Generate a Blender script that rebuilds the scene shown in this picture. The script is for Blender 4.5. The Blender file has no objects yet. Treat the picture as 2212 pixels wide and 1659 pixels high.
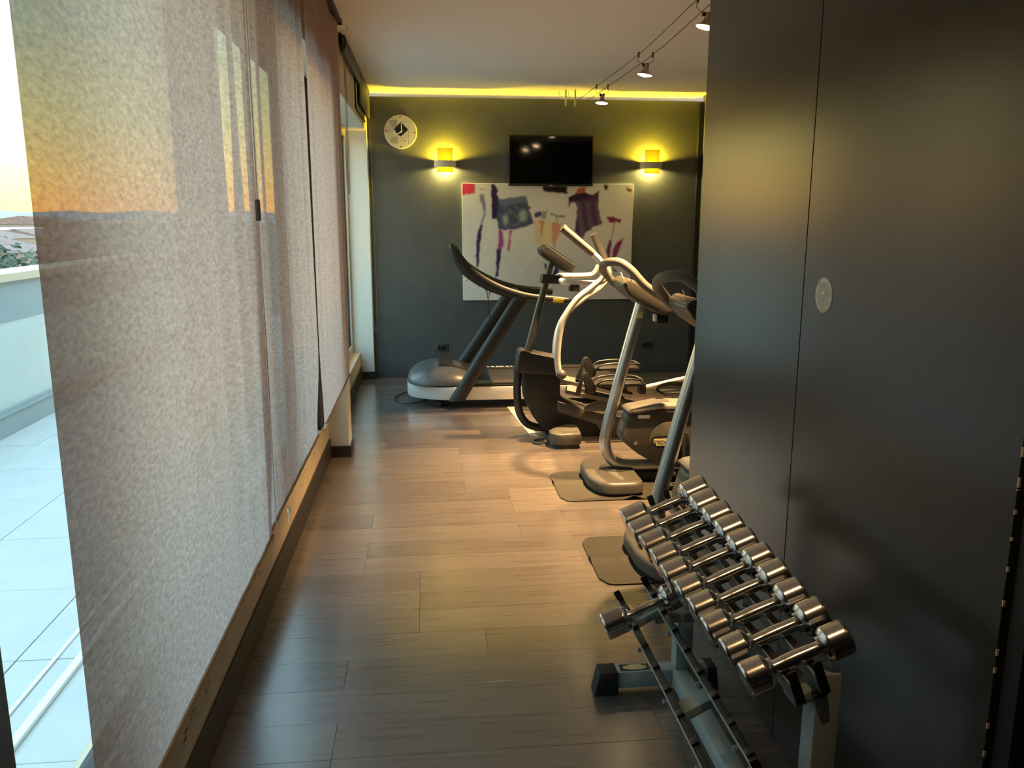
import bpy, bmesh, math, random
from mathutils import Vector, Matrix, noise as mnoise
random.seed(7)
PI = math.pi
S = bpy.context.scene
C = S.collection

# ------------------------------------------------------------------ camera
cam = bpy.data.objects.new('camera', bpy.data.cameras.new('camera'))
C.objects.link(cam)
CAM_R = ((0.994787, -0.101985, 0.0008875), (-0.0193423, -0.1973102, -0.9801502), (0.1001357, 0.9750220, -0.1982540))
r0, r1, r2 = [Vector(v) for v in CAM_R]
cam.matrix_world = Matrix(((r0.x, -r1.x, -r2.x, 0.0), (r0.y, -r1.y, -r2.y, 0.0), (r0.z, -r1.z, -r2.z, 1.55), (0, 0, 0, 1)))
cam.data.sensor_width = 36.0
cam.data.lens = 1777.2 / 2212 * 36.0
cam.data.clip_start = 0.02
cam.data.clip_end = 9000
S.camera = cam

# ------------------------------------------------------------------ view + sky
S.view_settings.view_transform = 'Standard'
S.view_settings.look = 'None'
S.view_settings.gamma = 1.0
S.view_settings.use_curve_mapping = False
S.view_settings.exposure = 0.0
S.cycles.max_bounces = 10
S.cycles.transparent_max_bounces = 16
S.cycles.sample_clamp_indirect = 6.0

w = bpy.data.worlds.new('dusk_sky'); S.world = w
w.use_nodes = True
nt = w.node_tree; nt.nodes.clear()
tc = nt.nodes.new('ShaderNodeTexCoord'); sep = nt.nodes.new('ShaderNodeSeparateXYZ')
mr = nt.nodes.new('ShaderNodeMapRange'); mr.inputs[1].default_value = -1; mr.inputs[2].default_value = 1
rp = nt.nodes.new('ShaderNodeValToRGB'); bg = nt.nodes.new('ShaderNodeBackground'); wo = nt.nodes.new('ShaderNodeOutputWorld')
nt.links.new(tc.outputs['Generated'], sep.inputs[0]); nt.links.new(sep.outputs[2], mr.inputs[0])
nt.links.new(mr.outputs[0], rp.inputs[0]); nt.links.new(rp.outputs[0], bg.inputs[0]); nt.links.new(bg.outputs[0], wo.inputs[0])
bg.inputs[1].default_value = 10.0
stops = [(-1.0, (.05, .05, .055)), (-.02, (.16, .16, .17)), (0.0, (1.0, .40, .065)), (.045, (.84, .50, .10)), (.10, (.56, .50, .19)),
         (.19, (.31, .40, .28)), (.35, (.22, .33, .38)), (1.0, (.18, .28, .36))]
els = rp.color_ramp.elements
while len(els) < len(stops): els.new(.5)
for e, (z, c) in zip(els, stops):
    e.position = (z + 1) / 2; e.color = (*c, 1)

# ------------------------------------------------------------------ materials
def mat(name, col, rough=.5, metal=0.0, spec=.5, noise=0, nscale=20, bump=0, bscale=200, stretch=(1, 1, 1), emit=None, estr=0, aniso=0, coat=0):
    m = bpy.data.materials.new(name); m.use_nodes = True
    n = m.node_tree.nodes; l = m.node_tree.links
    b = n['Principled BSDF']
    b.inputs['Base Color'].default_value = (*col, 1); b.inputs['Roughness'].default_value = rough
    b.inputs['Metallic'].default_value = metal; b.inputs['Specular IOR Level'].default_value = spec
    if coat: b.inputs['Coat Weight'].default_value = coat; b.inputs['Coat Roughness'].default_value = .15
    if emit: b.inputs['Emission Color'].default_value = (*emit, 1); b.inputs['Emission Strength'].default_value = estr
    if noise or bump:
        t = n.new('ShaderNodeTexCoord'); mp = n.new('ShaderNodeMapping'); mp.inputs['Scale'].default_value = stretch
        l.new(t.outputs['Object'], mp.inputs[0])
    if noise:
        nz = n.new('ShaderNodeTexNoise'); nz.inputs['Scale'].default_value = nscale; nz.inputs['Detail'].default_value = 5
        l.new(mp.outputs[0], nz.inputs['Vector'])
        cr = n.new('ShaderNodeValToRGB')
        cr.color_ramp.elements[0].position = .3; cr.color_ramp.elements[1].position = .7
        cr.color_ramp.elements[0].color = (*[max(0, c * (1 - noise)) for c in col], 1)
        cr.color_ramp.elements[1].color = (*[min(1, c * (1 + noise)) for c in col], 1)
        l.new(nz.outputs[0], cr.inputs[0]); l.new(cr.outputs[0], b.inputs['Base Color'])
    if bump:
        nb = n.new('ShaderNodeTexNoise'); nb.inputs['Scale'].default_value = bscale; nb.inputs['Detail'].default_value = 3
        l.new(mp.outputs[0], nb.inputs['Vector'])
        bp = n.new('ShaderNodeBump'); bp.inputs['Strength'].default_value = bump; bp.inputs['Distance'].default_value = .002
        l.new(nb.outputs[0], bp.inputs['Height']); l.new(bp.outputs[0], b.inputs['Normal'])
    return m

def vcol_mat(name, rough=.5, spec=.4):
    m = bpy.data.materials.new(name); m.use_nodes = True
    n = m.node_tree.nodes; l = m.node_tree.links; b = n['Principled BSDF']
    a = n.new('ShaderNodeVertexColor'); a.layer_name = 'print'
    l.new(a.outputs[0], b.inputs['Base Color']); b.inputs['Roughness'].default_value = rough; b.inputs['Specular IOR Level'].default_value = spec
    return m

def glass_mat(name, tint=(.93, .97, .97)):
    m = bpy.data.materials.new(name); m.use_nodes = True
    n = m.node_tree.nodes; l = m.node_tree.links; n.clear()
    tr = n.new('ShaderNodeBsdfTransparent'); tr.inputs[0].default_value = (*tint, 1)
    gl = n.new('ShaderNodeBsdfGlossy'); gl.inputs['Roughness'].default_value = .02
    fr = n.new('ShaderNodeFresnel'); fr.inputs[0].default_value = 1.4
    ge = n.new('ShaderNodeNewGeometry'); inv = n.new('ShaderNodeMath'); inv.operation = 'SUBTRACT'; inv.inputs[0].default_value = 1
    l.new(ge.outputs['Backfacing'], inv.inputs[1]); mu = n.new('ShaderNodeMath'); mu.operation = 'MULTIPLY'
    l.new(fr.outputs[0], mu.inputs[0]); l.new(inv.outputs[0], mu.inputs[1])
    mx = n.new('ShaderNodeMixShader'); o = n.new('ShaderNodeOutputMaterial')
    l.new(mu.outputs[0], mx.inputs[0]); l.new(tr.outputs[0], mx.inputs[1]); l.new(gl.outputs[0], mx.inputs[2]); l.new(mx.outputs[0], o.inputs[0])
    return m

def amber_glass(name):
    m = bpy.data.materials.new(name); m.use_nodes = True
    n = m.node_tree.nodes; l = m.node_tree.links; n.clear()
    tr = n.new('ShaderNodeBsdfTranslucent'); tr.inputs[0].default_value = (1, .90, .18, 1)
    df = n.new('ShaderNodeBsdfDiffuse'); df.inputs[0].default_value = (.95, .85, .2, 1)
    mx = n.new('ShaderNodeMixShader'); mx.inputs[0].default_value = .2; o = n.new('ShaderNodeOutputMaterial')
    l.new(tr.outputs[0], mx.inputs[1]); l.new(df.outputs[0], mx.inputs[2]); l.new(mx.outputs[0], o.inputs[0])
    return m

def fabric_mat():
    m = bpy.data.materials.new('sheer_linen'); m.use_nodes = True
    n = m.node_tree.nodes; l = m.node_tree.links; n.clear()
    t = n.new('ShaderNodeTexCoord')
    mp = n.new('ShaderNodeMapping'); mp.inputs['Scale'].default_value = (1, .55, 1.25); mp.inputs['Rotation'].default_value = (-.45, 0, 0)
    l.new(t.outputs['Object'], mp.inputs[0])
    nz = n.new('ShaderNodeTexNoise'); nz.inputs['Scale'].default_value = 88; nz.inputs['Detail'].default_value = 4; nz.inputs['Roughness'].default_value = .62; nz.inputs['Distortion'].default_value = .25
    l.new(mp.outputs[0], nz.inputs['Vector'])
    cr = n.new('ShaderNodeValToRGB')
    cr.color_ramp.elements[0].position = .28; cr.color_ramp.elements[1].position = .72
    cr.color_ramp.elements[0].color = (.455, .345, .315, 1); cr.color_ramp.elements[1].color = (.80, .615, .565, 1)
    l.new(nz.outputs[0], cr.inputs[0])
    bp = n.new('ShaderNodeBump'); bp.inputs['Strength'].default_value = .30; bp.inputs['Distance'].default_value = .003
    l.new(nz.outputs[0], bp.inputs['Height'])
    df = n.new('ShaderNodeBsdfDiffuse'); tl = n.new('ShaderNodeBsdfTranslucent')
    for s in (df, tl): l.new(cr.outputs[0], s.inputs[0]); l.new(bp.outputs[0], s.inputs['Normal'])
    mx = n.new('ShaderNodeMixShader'); mx.inputs[0].default_value = .46
    l.new(df.outputs[0], mx.inputs[1]); l.new(tl.outputs[0], mx.inputs[2])
    # open weave: the threads close up at a slant
    lw = n.new('ShaderNodeLayerWeight'); lw.inputs[0].default_value = .5
    mrr = n.new('ShaderNodeMapRange'); mrr.inputs[1].default_value = .80; mrr.inputs[2].default_value = .54
    mrr.inputs[3].default_value = 0.0; mrr.inputs[4].default_value = .095
    l.new(lw.outputs['Facing'], mrr.inputs[0])
    ml = n.new('ShaderNodeMath'); ml.operation = 'MULTIPLY'
    mr2 = n.new('ShaderNodeMapRange'); mr2.inputs[1].default_value = .3; mr2.inputs[2].default_value = .7; mr2.inputs[3].default_value = .72; mr2.inputs[4].default_value = 1.28
    l.new(nz.outputs[0], mr2.inputs[0]); l.new(mrr.outputs[0], ml.inputs[0]); l.new(mr2.outputs[0], ml.inputs[1])
    tp = n.new('ShaderNodeBsdfTransparent'); m2 = n.new('ShaderNodeMixShader'); o = n.new('ShaderNodeOutputMaterial')
    l.new(ml.outputs[0], m2.inputs[0]); l.new(mx.outputs[0], m2.inputs[1]); l.new(tp.outputs[0], m2.inputs[2]); l.new(m2.outputs[0], o.inputs[0])
    return m

def wood_mat():
    m = bpy.data.materials.new('oak_plank'); m.use_nodes = True
    n = m.node_tree.nodes; l = m.node_tree.links; b = n['Principled BSDF']
    oi = n.new('ShaderNodeObjectInfo'); t = n.new('ShaderNodeTexCoord')
    ad = n.new('ShaderNodeVectorMath'); ad.operation = 'ADD'
    sc = n.new('ShaderNodeVectorMath'); sc.operation = 'SCALE'; sc.inputs['Scale'].default_value = 37
    cx = n.new('ShaderNodeCombineXYZ')
    for k in range(3): l.new(oi.outputs['Random'], cx.inputs[k])
    l.new(cx.outputs[0], sc.inputs[0]); l.new(t.outputs['Object'], ad.inputs[0]); l.new(sc.outputs[0], ad.inputs[1])
    mp = n.new('ShaderNodeMapping'); mp.inputs['Scale'].default_value = (1.1, 20, 20); l.new(ad.outputs[0], mp.inputs[0])
    nz = n.new('ShaderNodeTexNoise'); nz.inputs['Scale'].default_value = 2.2; nz.inputs['Detail'].default_value = 8; nz.inputs['Roughness'].default_value = .5; nz.inputs['Distortion'].default_value = .4
    l.new(mp.outputs[0], nz.inputs['Vector'])
    cr = n.new('ShaderNodeValToRGB'); cr.color_ramp.elements[0].position = .25; cr.color_ramp.elements[1].position = .75
    cr.color_ramp.elements[0].color = (.098, .082, .072, 1); cr.color_ramp.elements[1].color = (.150, .127, .113, 1)
    l.new(nz.outputs[0], cr.inputs[0])
    b.inputs['Coat Weight'].default_value = 1.0; b.inputs['Coat Roughness'].default_value = .20
    hs = n.new('ShaderNodeHueSaturation'); mv = n.new('ShaderNodeMapRange')
    mv.inputs[3].default_value = .80; mv.inputs[4].default_value = 1.18
    l.new(oi.outputs['Random'], mv.inputs[0]); l.new(mv.outputs[0], hs.inputs['Value']); l.new(cr.outputs[0], hs.inputs['Color'])
    l.new(hs.outputs[0], b.inputs['Base Color'])
    rr = n.new('ShaderNodeMapRange'); rr.inputs[3].default_value = .22; rr.inputs[4].default_value = .36
    l.new(nz.outputs[0], rr.inputs[0]); l.new(rr.outputs[0], b.inputs['Roughness'])
    bp = n.new('ShaderNodeBump'); bp.inputs['Strength'].default_value = .12; bp.inputs['Distance'].default_value = .001
    l.new(nz.outputs[0], bp.inputs['Height']); l.new(bp.outputs[0], b.inputs['Normal'])
    return m

M = dict(
    wood=wood_mat(), fabric=fabric_mat(), glass=glass_mat('window_glass'), amber=amber_glass('amber_glass'),
    ceil=mat('ceiling_paint', (.80, .77, .72), .9, bump=.05),
    slate=mat('slate_paint', (.078, .084, .088), .55, noise=.10, nscale=6, bump=.25, bscale=90),
    panel=mat('slate_laminate', (.034, .034, .032), .25, spec=.55, noise=.05, nscale=3, bump=.03, bscale=900),
    cream=mat('cream_plaster', (.68, .58, .43), .8, noise=.07, nscale=7, bump=.15, bscale=60),
    white=mat('white_plaster', (.78, .78, .76), .75, bump=.05),
    base=mat('dark_baseboard', (.035, .030, .026), .45),
    baseg=mat('slate_baseboard', (.06, .065, .07), .5),
    hem=mat('hem_bar', (.30, .20, .11), .5),
    black=mat('black_plastic', (.012, .012, .013), .42),
    rubber=mat('black_rubber', (.02, .02, .021), .75),
    dgrey=mat('charcoal_plastic', (.017, .018, .019), .45, spec=.4, bump=.1, bscale=500),
    mgrey=mat('grey_plastic', (.062, .058, .049), .42, bump=.08, bscale=500),
    hood=mat('hood_plastic', (.075, .08, .085), .36),
    grip=mat('grip_rubber', (.10, .096, .085), .6),
    silver=mat('silver_paint', (.60, .59, .57), .38, metal=.15),
    steel=mat('brushed_tube', (.55, .56, .56), .30, metal=.85),
    dsteel=mat('dark_tube', (.06, .062, .064), .33, metal=.6),
    chrome=mat('chrome', (.74, .73, .72), .19, metal=1.0, bump=.03, bscale=60),
    rack=mat('rack_paint', (.33, .41, .43), .42, bump=.05, bscale=400),
    mat_=mat('vinyl_mat', (.032, .029, .022), .7, spec=.25, noise=.12, nscale=30, bump=.1, bscale=300),
    tile=mat('terrace_tile', (.54, .555, .55), .6, noise=.05, nscale=4),
    grout=mat('tile_grout', (.42, .45, .45), .9),
    pale=mat('pale_render', (.55, .64, .64), .8, noise=.04, nscale=5),
    bluegrey=mat('bluegrey_paint', (.27, .36, .40), .7),
    cap=mat('coping_stone', (.66, .55, .40), .7),
    alu=mat('window_aluminium', (.52, .53, .52), .4, metal=.2),
    gasket=mat('black_frame', (.010, .010, .011), .5),
    screen=mat('tv_screen', (.002, .002, .002), .06, spec=.6),
    tag=mat('yellow_tag', (.85, .55, .05), .5),
    wht=mat('white_print', (.88, .88, .86), .5),
    gold=mat('gold_label', (.62, .58, .30), .4, metal=.2),
    brown=mat('brown_ink', (.10, .05, .03), .5),
    sticker=mat('sticker_grey', (.42, .44, .43), .5),
    cable=mat('bare_cable', (.16, .12, .07), .45, metal=.7),
    brass=mat('lamp_metal', (.50, .40, .28), .28, metal=.9),
    bulb=mat('halogen_bulb', (1, 1, 1), .4, emit=(1, .70, .36), estr=60),
    led=mat('amber_led', (1, .7, .1), .4, emit=(1, .66, .02), estr=21),
    sbulb=mat('sconce_bulb', (1, .8, .3), .4, emit=(1, .70, .12), estr=40),
    leaf=mat('leaf', (.030, .060, .036), .6, noise=.35, nscale=2),
    bark=mat('bark', (.12, .09, .06), .9),
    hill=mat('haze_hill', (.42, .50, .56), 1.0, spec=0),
    ground=mat('city_ground', (.26, .29, .28), 1.0, noise=.2, nscale=.02, spec=0),
    wallp=mat('house_render', (.30, .25, .235), .9), wally=mat('house_cream', (.38, .34, .22), .9),
    roof=mat('roof_tiles', (.24, .155, .145), .9, noise=.2, nscale=1), pane=mat('dark_pane', (.10, .12, .14), .3),
    print=vcol_mat('canvas_print', .38), clock=vcol_mat('clock_print', .45),
    red=mat('red_mark', (.6, .12, .05), .5), cream2=mat('clock_hand', (.8, .76, .62), .5),
)

# ------------------------------------------------------------------ geometry helpers
def bm_new(): return bmesh.new()
def box(bm, a, b, bev=0, seg=2):
    a = Vector(a); b = Vector(b); lo = Vector(map(min, a, b)); hi = Vector(map(max, a, b))
    t = bmesh.new()
    r = bmesh.ops.create_cube(t, size=1, matrix=Matrix.Translation((lo + hi) / 2) @ Matrix.Diagonal((*(hi - lo), 1)))
    if bev: bmesh.ops.bevel(t, geom=t.edges[:], offset=bev, segments=seg, affect='EDGES', profile=.5)
    merge(bm, t)
def merge(bm, t, mtx=None):
    if mtx is not None: bmesh.ops.transform(t, matrix=mtx, verts=t.verts)
    me = bpy.data.meshes.new('tmp'); t.to_mesh(me); t.free(); bm.from_mesh(me); bpy.data.meshes.remove(me)
def frames(pts):
    out = []; n = len(pts); up = None
    for i, p in enumerate(pts):
        d = (pts[min(i + 1, n - 1)] - pts[max(i - 1, 0)]).normalized()
        if up is None:
            up = Vector((0, 1, 0)) if abs(d.y) < .9 else Vector((0, 0, 1))
        x = up.cross(d)
        if x.length < 1e-5: x = Vector((1, 0, 0)).cross(d)
        x.normalize(); up = d.cross(x).normalized(); out.append((p, x, up))
    return out
def spline(pts, k=6):
    P = [Vector(p) for p in pts]
    if len(P) < 3: return P
    out = []
    for i in range(len(P) - 1):
        a = P[max(i - 1, 0)]; b = P[i]; c = P[i + 1]; d = P[min(i + 2, len(P) - 1)]
        for j in range(k):
            t = j / k
            out.append(.5 * ((2 * b) + (c - a) * t + (2 * a - 5 * b + 4 * c - d) * t * t + (3 * b - a - 3 * c + d) * t ** 3))
    return out + [P[-1]]
def tube(bm, pts, r, seg=12, ry=None, cap=True, closed=False):
    P = [Vector(p) for p in pts]; n = len(P)
    rs = r if isinstance(r, (list, tuple)) else [r] * n
    if len(rs) != n:
        q = []
        for i in range(n):
            f = i / max(1, n - 1) * (len(rs) - 1); j = min(int(f), len(rs) - 2) if len(rs) > 1 else 0
            q.append(rs[j] * (1 - (f - j)) + rs[min(j + 1, len(rs) - 1)] * (f - j))
        rs = q
    rings = []
    for (p, x, y), rr in zip(frames(P), rs):
        rings.append([bm.verts.new(p + x * math.cos(2 * PI * k / seg) * rr + y * math.sin(2 * PI * k / seg) * (rr if ry is None else ry * rr / max(rs))) for k in range(seg)])
    for i in range(n - 1):
        for k in range(seg):
            bm.faces.new((rings[i][k], rings[i][(k + 1) % seg], rings[i + 1][(k + 1) % seg], rings[i + 1][k]))
    if closed:
        for k in range(seg): bm.faces.new((rings[-1][k], rings[-1][(k + 1) % seg], rings[0][(k + 1) % seg], rings[0][k]))
    elif cap:
        bm.faces.new(rings[0][::-1]); bm.faces.new(rings[-1])
def prism(bm, poly, lo, hi, axis='y', bev=0, seg=2):
    """polygon in the two other axes, extruded along axis"""
    t = bmesh.new()
    def v(p, h): return {'y': (p[0], h, p[1]), 'z': (p[0], p[1], h), 'x': (h, p[0], p[1])}[axis]
    a = [t.verts.new(v(p, lo)) for p in poly]; b = [t.verts.new(v(p, hi)) for p in poly]
    n = len(poly)
    t.faces.new(a); t.faces.new(b[::-1])
    for i in range(n): t.faces.new((a[i], b[i], b[(i + 1) % n], a[(i + 1) % n]))
    bmesh.ops.recalc_face_normals(t, faces=t.faces[:])
    if bev: bmesh.ops.bevel(t, geom=t.edges[:], offset=bev, segments=seg, affect='EDGES', profile=.5)
    merge(bm, t)
def lathe(bm, prof, seg=24, mtx=None):
    """prof: (axial, radius) along local X"""
    t = bmesh.new(); rings = []
    for a, r in prof:
        rings.append([t.verts.new((a, math.cos(2 * PI * k / seg) * r, math.sin(2 * PI * k / seg) * r)) for k in range(seg)] if r > 1e-6 else [t.verts.new((a, 0, 0))])
    for A, B in zip(rings, rings[1:]):
        for k in range(seg):
            k2 = (k + 1) % seg
            if len(A) == 1 and len(B) == 1: continue
            if len(A) == 1: t.faces.new((A[0], B[k2], B[k]))
            elif len(B) == 1: t.faces.new((A[k], A[k2], B[0]))
            else: t.faces.new((A[k], A[k2], B[k2], B[k]))
    bmesh.ops.recalc_face_normals(t, faces=t.faces[:])
    merge(bm, t, mtx)
def loft(bm, rings):
    R = [[bm.verts.new(p) for p in r] for r in rings]; n = len(R[0])
    for A, B in zip(R, R[1:]):
        for k in range(n): bm.faces.new((A[k], A[(k + 1) % n], B[(k + 1) % n], B[k]))
    bm.faces.new(R[0][::-1]); bm.faces.new(R[-1])
def rounded(poly, r=.03, k=5):
    out = []; n = len(poly)
    for i in range(n):
        p = Vector(poly[i]); a = (Vector(poly[i - 1]) - p); b = (Vector(poly[(i + 1) % n]) - p)
        q = min(r, a.length * .45, b.length * .45); s = p + a.normalized() * q; e = p + b.normalized() * q
        for j in range(k + 1):
            t = j / k; out.append(tuple((1 - t) ** 2 * s + 2 * t * (1 - t) * p + t * t * e))
    return out
def align(a, b):
    """matrix taking local X axis to a->b, origin at a"""
    a = Vector(a); d = (Vector(b) - a).normalized()
    return Matrix.Translation(a) @ d.to_track_quat('X', 'Z').to_matrix().to_4x4()
def root_loc(o):
    while o.parent: o = o.parent
    return o.location
def obj(name, bm, m, parent=None, smooth=38, label=None):
    me = bpy.data.meshes.new(name)
    if parent is not None:
        bmesh.ops.translate(bm, vec=-root_loc(parent), verts=bm.verts)
    bm.to_mesh(me); bm.free()
    if smooth:
        me.polygons.foreach_set('use_smooth', [True] * len(me.polygons)); me.set_sharp_from_angle(angle=math.radians(smooth))
    me.materials.append(M[m] if isinstance(m, str) else m)
    o = bpy.data.objects.new(name, me); C.objects.link(o)
    if parent is not None: o.parent = parent
    if label: o['label'] = label
    return o
def tag(o, label=None, cat=None, group=None, kind=None):
    if label: o['label'] = label
    if cat: o['category'] = cat
    if group: o['group'] = group
    if kind: o['kind'] = kind
    return o
def thing(name, loc, label, cat, group=None, kind=None):
    o = bpy.data.objects.new(name, None); C.objects.link(o); o.location = loc; o.empty_display_size = .05
    return tag(o, label, cat, group, kind)
def struct(name, bm, m, parent=None, smooth=0):
    o = obj(name, bm, m, parent, smooth)
    if parent is None: o['kind'] = 'structure'
    return o
def B(*args, bev=0):
    bm = bm_new()
    for a, b in args: box(bm, a, b, bev)
    return bm
def copy_tree(o, parent=None):
    c = o.copy(); C.objects.link(c); c.parent = parent
    for ch in list(o.children):
        copy_tree(ch, c)
    return c
def text_mesh(bm, s, size, mtx, depth=.0006, bold=0.0):
    cu = bpy.data.curves.new('txt', 'FONT'); cu.body = s; cu.size = size; cu.align_x = 'CENTER'; cu.align_y = 'CENTER'; cu.extrude = depth; cu.resolution_u = 3; cu.offset = size * bold
    o = bpy.data.objects.new('txt', cu); C.objects.link(o)
    dg = bpy.context.evaluated_depsgraph_get(); dg.update()
    me = bpy.data.meshes.new_from_object(o.evaluated_get(dg))
    t = bmesh.new(); t.from_mesh(me); bmesh.ops.transform(t, matrix=mtx, verts=t.verts)
    me2 = bpy.data.meshes.new('t'); t.to_mesh(me2); t.free(); bm.from_mesh(me2)
    bpy.data.objects.remove(o); bpy.data.curves.remove(cu); bpy.data.meshes.remove(me); bpy.data.meshes.remove(me2)
FRONT = Matrix.Rotation(PI / 2, 4, 'X')          # text that faces -Y

# ================================================================== THE ROOM
WB = 8.075      # back wall face
ZC = 2.70
# floor with planks
floor = struct('floor', B(((-.80, -2.2, -.06), (2.9, 8.25, -.012))), 'base')
pm = {}
def plank_mesh(L):
    k = round(L, 2)
    if k not in pm:
        bm = bm_new(); box(bm, (0, 0, -.012), (L - .0009, .183 - .0009, 0), .0004, 1)
        me = bpy.data.meshes.new('plank'); bm.to_mesh(me); bm.free(); me.materials.append(M['wood']); pm[k] = me
    return pm[k]
row = 0; y = 2.176 - .183 * 8
fixed = {}
while y < WB - .001:
    x = -.655; L = random.choice((.35, .6, .85, 1.1)); 
    while x < 2.70:
        LL = min(L, 2.72 - x)
        if LL > .05:
            p = bpy.data.objects.new('plank', plank_mesh(LL)); C.objects.link(p); p.parent = floor
            p.location = (x, y, random.uniform(-.0002, .0001))
        x += L; L = random.choice((1.2, 1.2, 1.0))
    y += .183; row += 1
# ceiling
struct('ceiling', B(((-.9, -2.2, ZC), (2.9, 8.8, ZC + .1))), 'ceil')
# recessed downlight in the same ceiling, over the near end of the room
ceil_ = bpy.data.objects['ceiling']
DLX, DLY = .40, .85
bm = bm_new(); lathe(bm, [(0, .030), (0, .048), (.006, .046), (.006, .032)], 28, Matrix.Translation((DLX, DLY, ZC)) @ Matrix.Rotation(PI / 2, 4, 'Y')); struct('downlight_ring', bm, 'brass', ceil_, 40)
bm = bm_new(); lathe(bm, [(.001, 0), (.001, .030), (.004, .022), (.005, 0)], 20, Matrix.Translation((DLX, DLY, ZC)) @ Matrix.Rotation(PI / 2, 4, 'Y')); struct('downlight_bulb', bm, 'bulb', ceil_, 40)
L = bpy.data.lights.new('downlight', 'SPOT'); L.energy = 26; L.color = (1, .60, .25); L.spot_size = math.radians(120); L.spot_blend = .8; L.shadow_soft_size = .03
o = bpy.data.objects.new('downlight', L); C.objects.link(o); o.parent = ceil_; o.location = (DLX, DLY, ZC - .03)
# back wall with its light slot
wb = struct('wall_back', B(((-.56, WB, 0), (2.75, WB + .03, 2.648))), 'slate')
struct('wall_behind_slot', B(((-.9, WB + .62, 0), (2.9, WB + .7, ZC))), 'ceil')
struct('baseboard_back', B(((-.53, WB - .012, 0), (2.66, WB, .075)), bev=.002), 'baseg')
# right hand wall of the far room
struct('wall_right_far', B(((2.68, 3.0, 0), (2.8, WB, ZC))), 'slate')
struct('trim_1', B(((2.63, WB - .05, 0), (2.68, WB, 2.63)), bev=.004), 'gasket')
# near right wall: laminate panels
XR = 1.02
wr = struct('wall_right', B(((XR + .02, 1.275, 0), (XR + .16, 3.03, ZC)), ((XR + .16, 2.93, 0), (2.75, 3.03, ZC))), 'black')
for y0, y1 in ((1.277, 2.1555), (2.1595, 3.046)):
    struct('panel', B(((XR, y0, .0), (XR + .02, y1, ZC - .003)), bev=.0012), 'panel', wr)
struct('end_panel', B(((XR + .02, 3.03, 0), (2.70, 3.046, ZC - .003)), bev=.0012), 'panel', wr)
# chips along the panel edge next to the door
bm = bm_new()
for z in [.30, .42, .55, .62, .74, .77, .86, .93, .98, 1.03, 1.075, 1.09, 1.15]:
    z += random.uniform(-.01, .01)
    box(bm, (XR - .0004, 1.2755, z), (XR + .004, 1.2785, z + random.uniform(.004, .022)))
struct('chipped_edge', bm, 'cream', wr)
dr = struct('door_1', B(((XR + .055, .42, .01), (XR + .095, 1.225, 2.08)), bev=.002), 'black')
struct('door_frame', B(((XR + .012, 1.228, 0), (XR + .12, 1.270, 2.12)), ((XR + .012, .38, 0), (XR + .12, .417, 2.12)), ((XR + .012, .38, 2.09), (XR + .12, 1.270, 2.14)), bev=.002), 'dgrey', dr)
struct('wall_right_near', B(((XR + .13, -2.2, 0), (XR + .25, 1.272, ZC)), ((XR, -2.2, 0), (XR + .13, .378, ZC)), ((XR, .378, 2.145), (XR + .13, 1.272, ZC))), 'panel')
struct('wall_behind', B(((-.9, -2.3, 0), (2.9, -2.2, ZC))), 'slate')

# left wall: curb, piers, lintel
XW = -.66; XP = -.53
wl = struct('wall_left', B(((XW, 1.30, 0), (-.86, 5.32, .272))), 'cream')
struct('curb', B(((XW, 5.50, 0), (-.86, 8.0, .262))), 'cream', wl)
bm = bm_new()
for (yy, zz, ss) in ((2.02, .20, 1.0), (2.10, .235, .8), (1.93, .17, .7), (2.25, .21, .6), (2.95, .235, .6), (3.02, .22, .5), (3.3, .23, .4), (4.6, .22, .6), (1.9, .24, .5)):
    for k in range(4):
        a = random.uniform(-.03, .03) * ss; c = random.uniform(-.02, .02) * ss
        box(bm, (XW - .002, yy + a - .012 * ss, zz + c - .004), (XW + .0012, yy + a + .012 * ss, zz + c + .004 * ss))
struct('plaster_damage', bm, mat('scuffed_plaster', (.40, .33, .24), .9, noise=.4, nscale=60), wl)
pil = struct('pier', B(((XP, 5.32, 0), (-.86, 5.50, 2.33)), bev=.003), 'white', wl)
struct('end_pier', B(((XP, 8.0, 0), (-.86, WB + .12, 2.33)), bev=.003), 'white', wl)
struct('window_pier', B(((-.72, 2.815, .272), (-.78, 3.11, 2.33)), bev=.002), 'white', wl)
struct('dark_pier', B(((-.665, 4.98, .272), (-.86, 5.32, 2.33))), 'gasket', wl)
struct('near_pier', B(((-.70, -2.2, 0), (-.86, 1.30, 2.33))), 'slate', wl)
struct('lintel', B(((XP, -2.2, 2.33), (-.86, WB + .12, ZC))), 'cream', wl)
bl = struct('baseboard_left', B(((XW + .012, 1.30, 0), (XW, 5.306, .13)), ((XW + .012, 5.513, 0), (XW, 7.988, .13)), bev=.002), 'base')
struct('pier_skirting', B(((XP + .012, 5.308, 0), (XP, 5.512, .075)), ((XW, 5.308, 0), (XP, 5.32, .075)), ((XW, 5.50, 0), (XP, 5.512, .075)), bev=.002), 'base', bl)
struct('pier_skirting', B(((XP + .012, 7.988, 0), (XP, WB - .013, .075)), ((XW, 7.988, 0), (XP, 8.0, .075)), bev=.002), 'base', bl)
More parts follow.
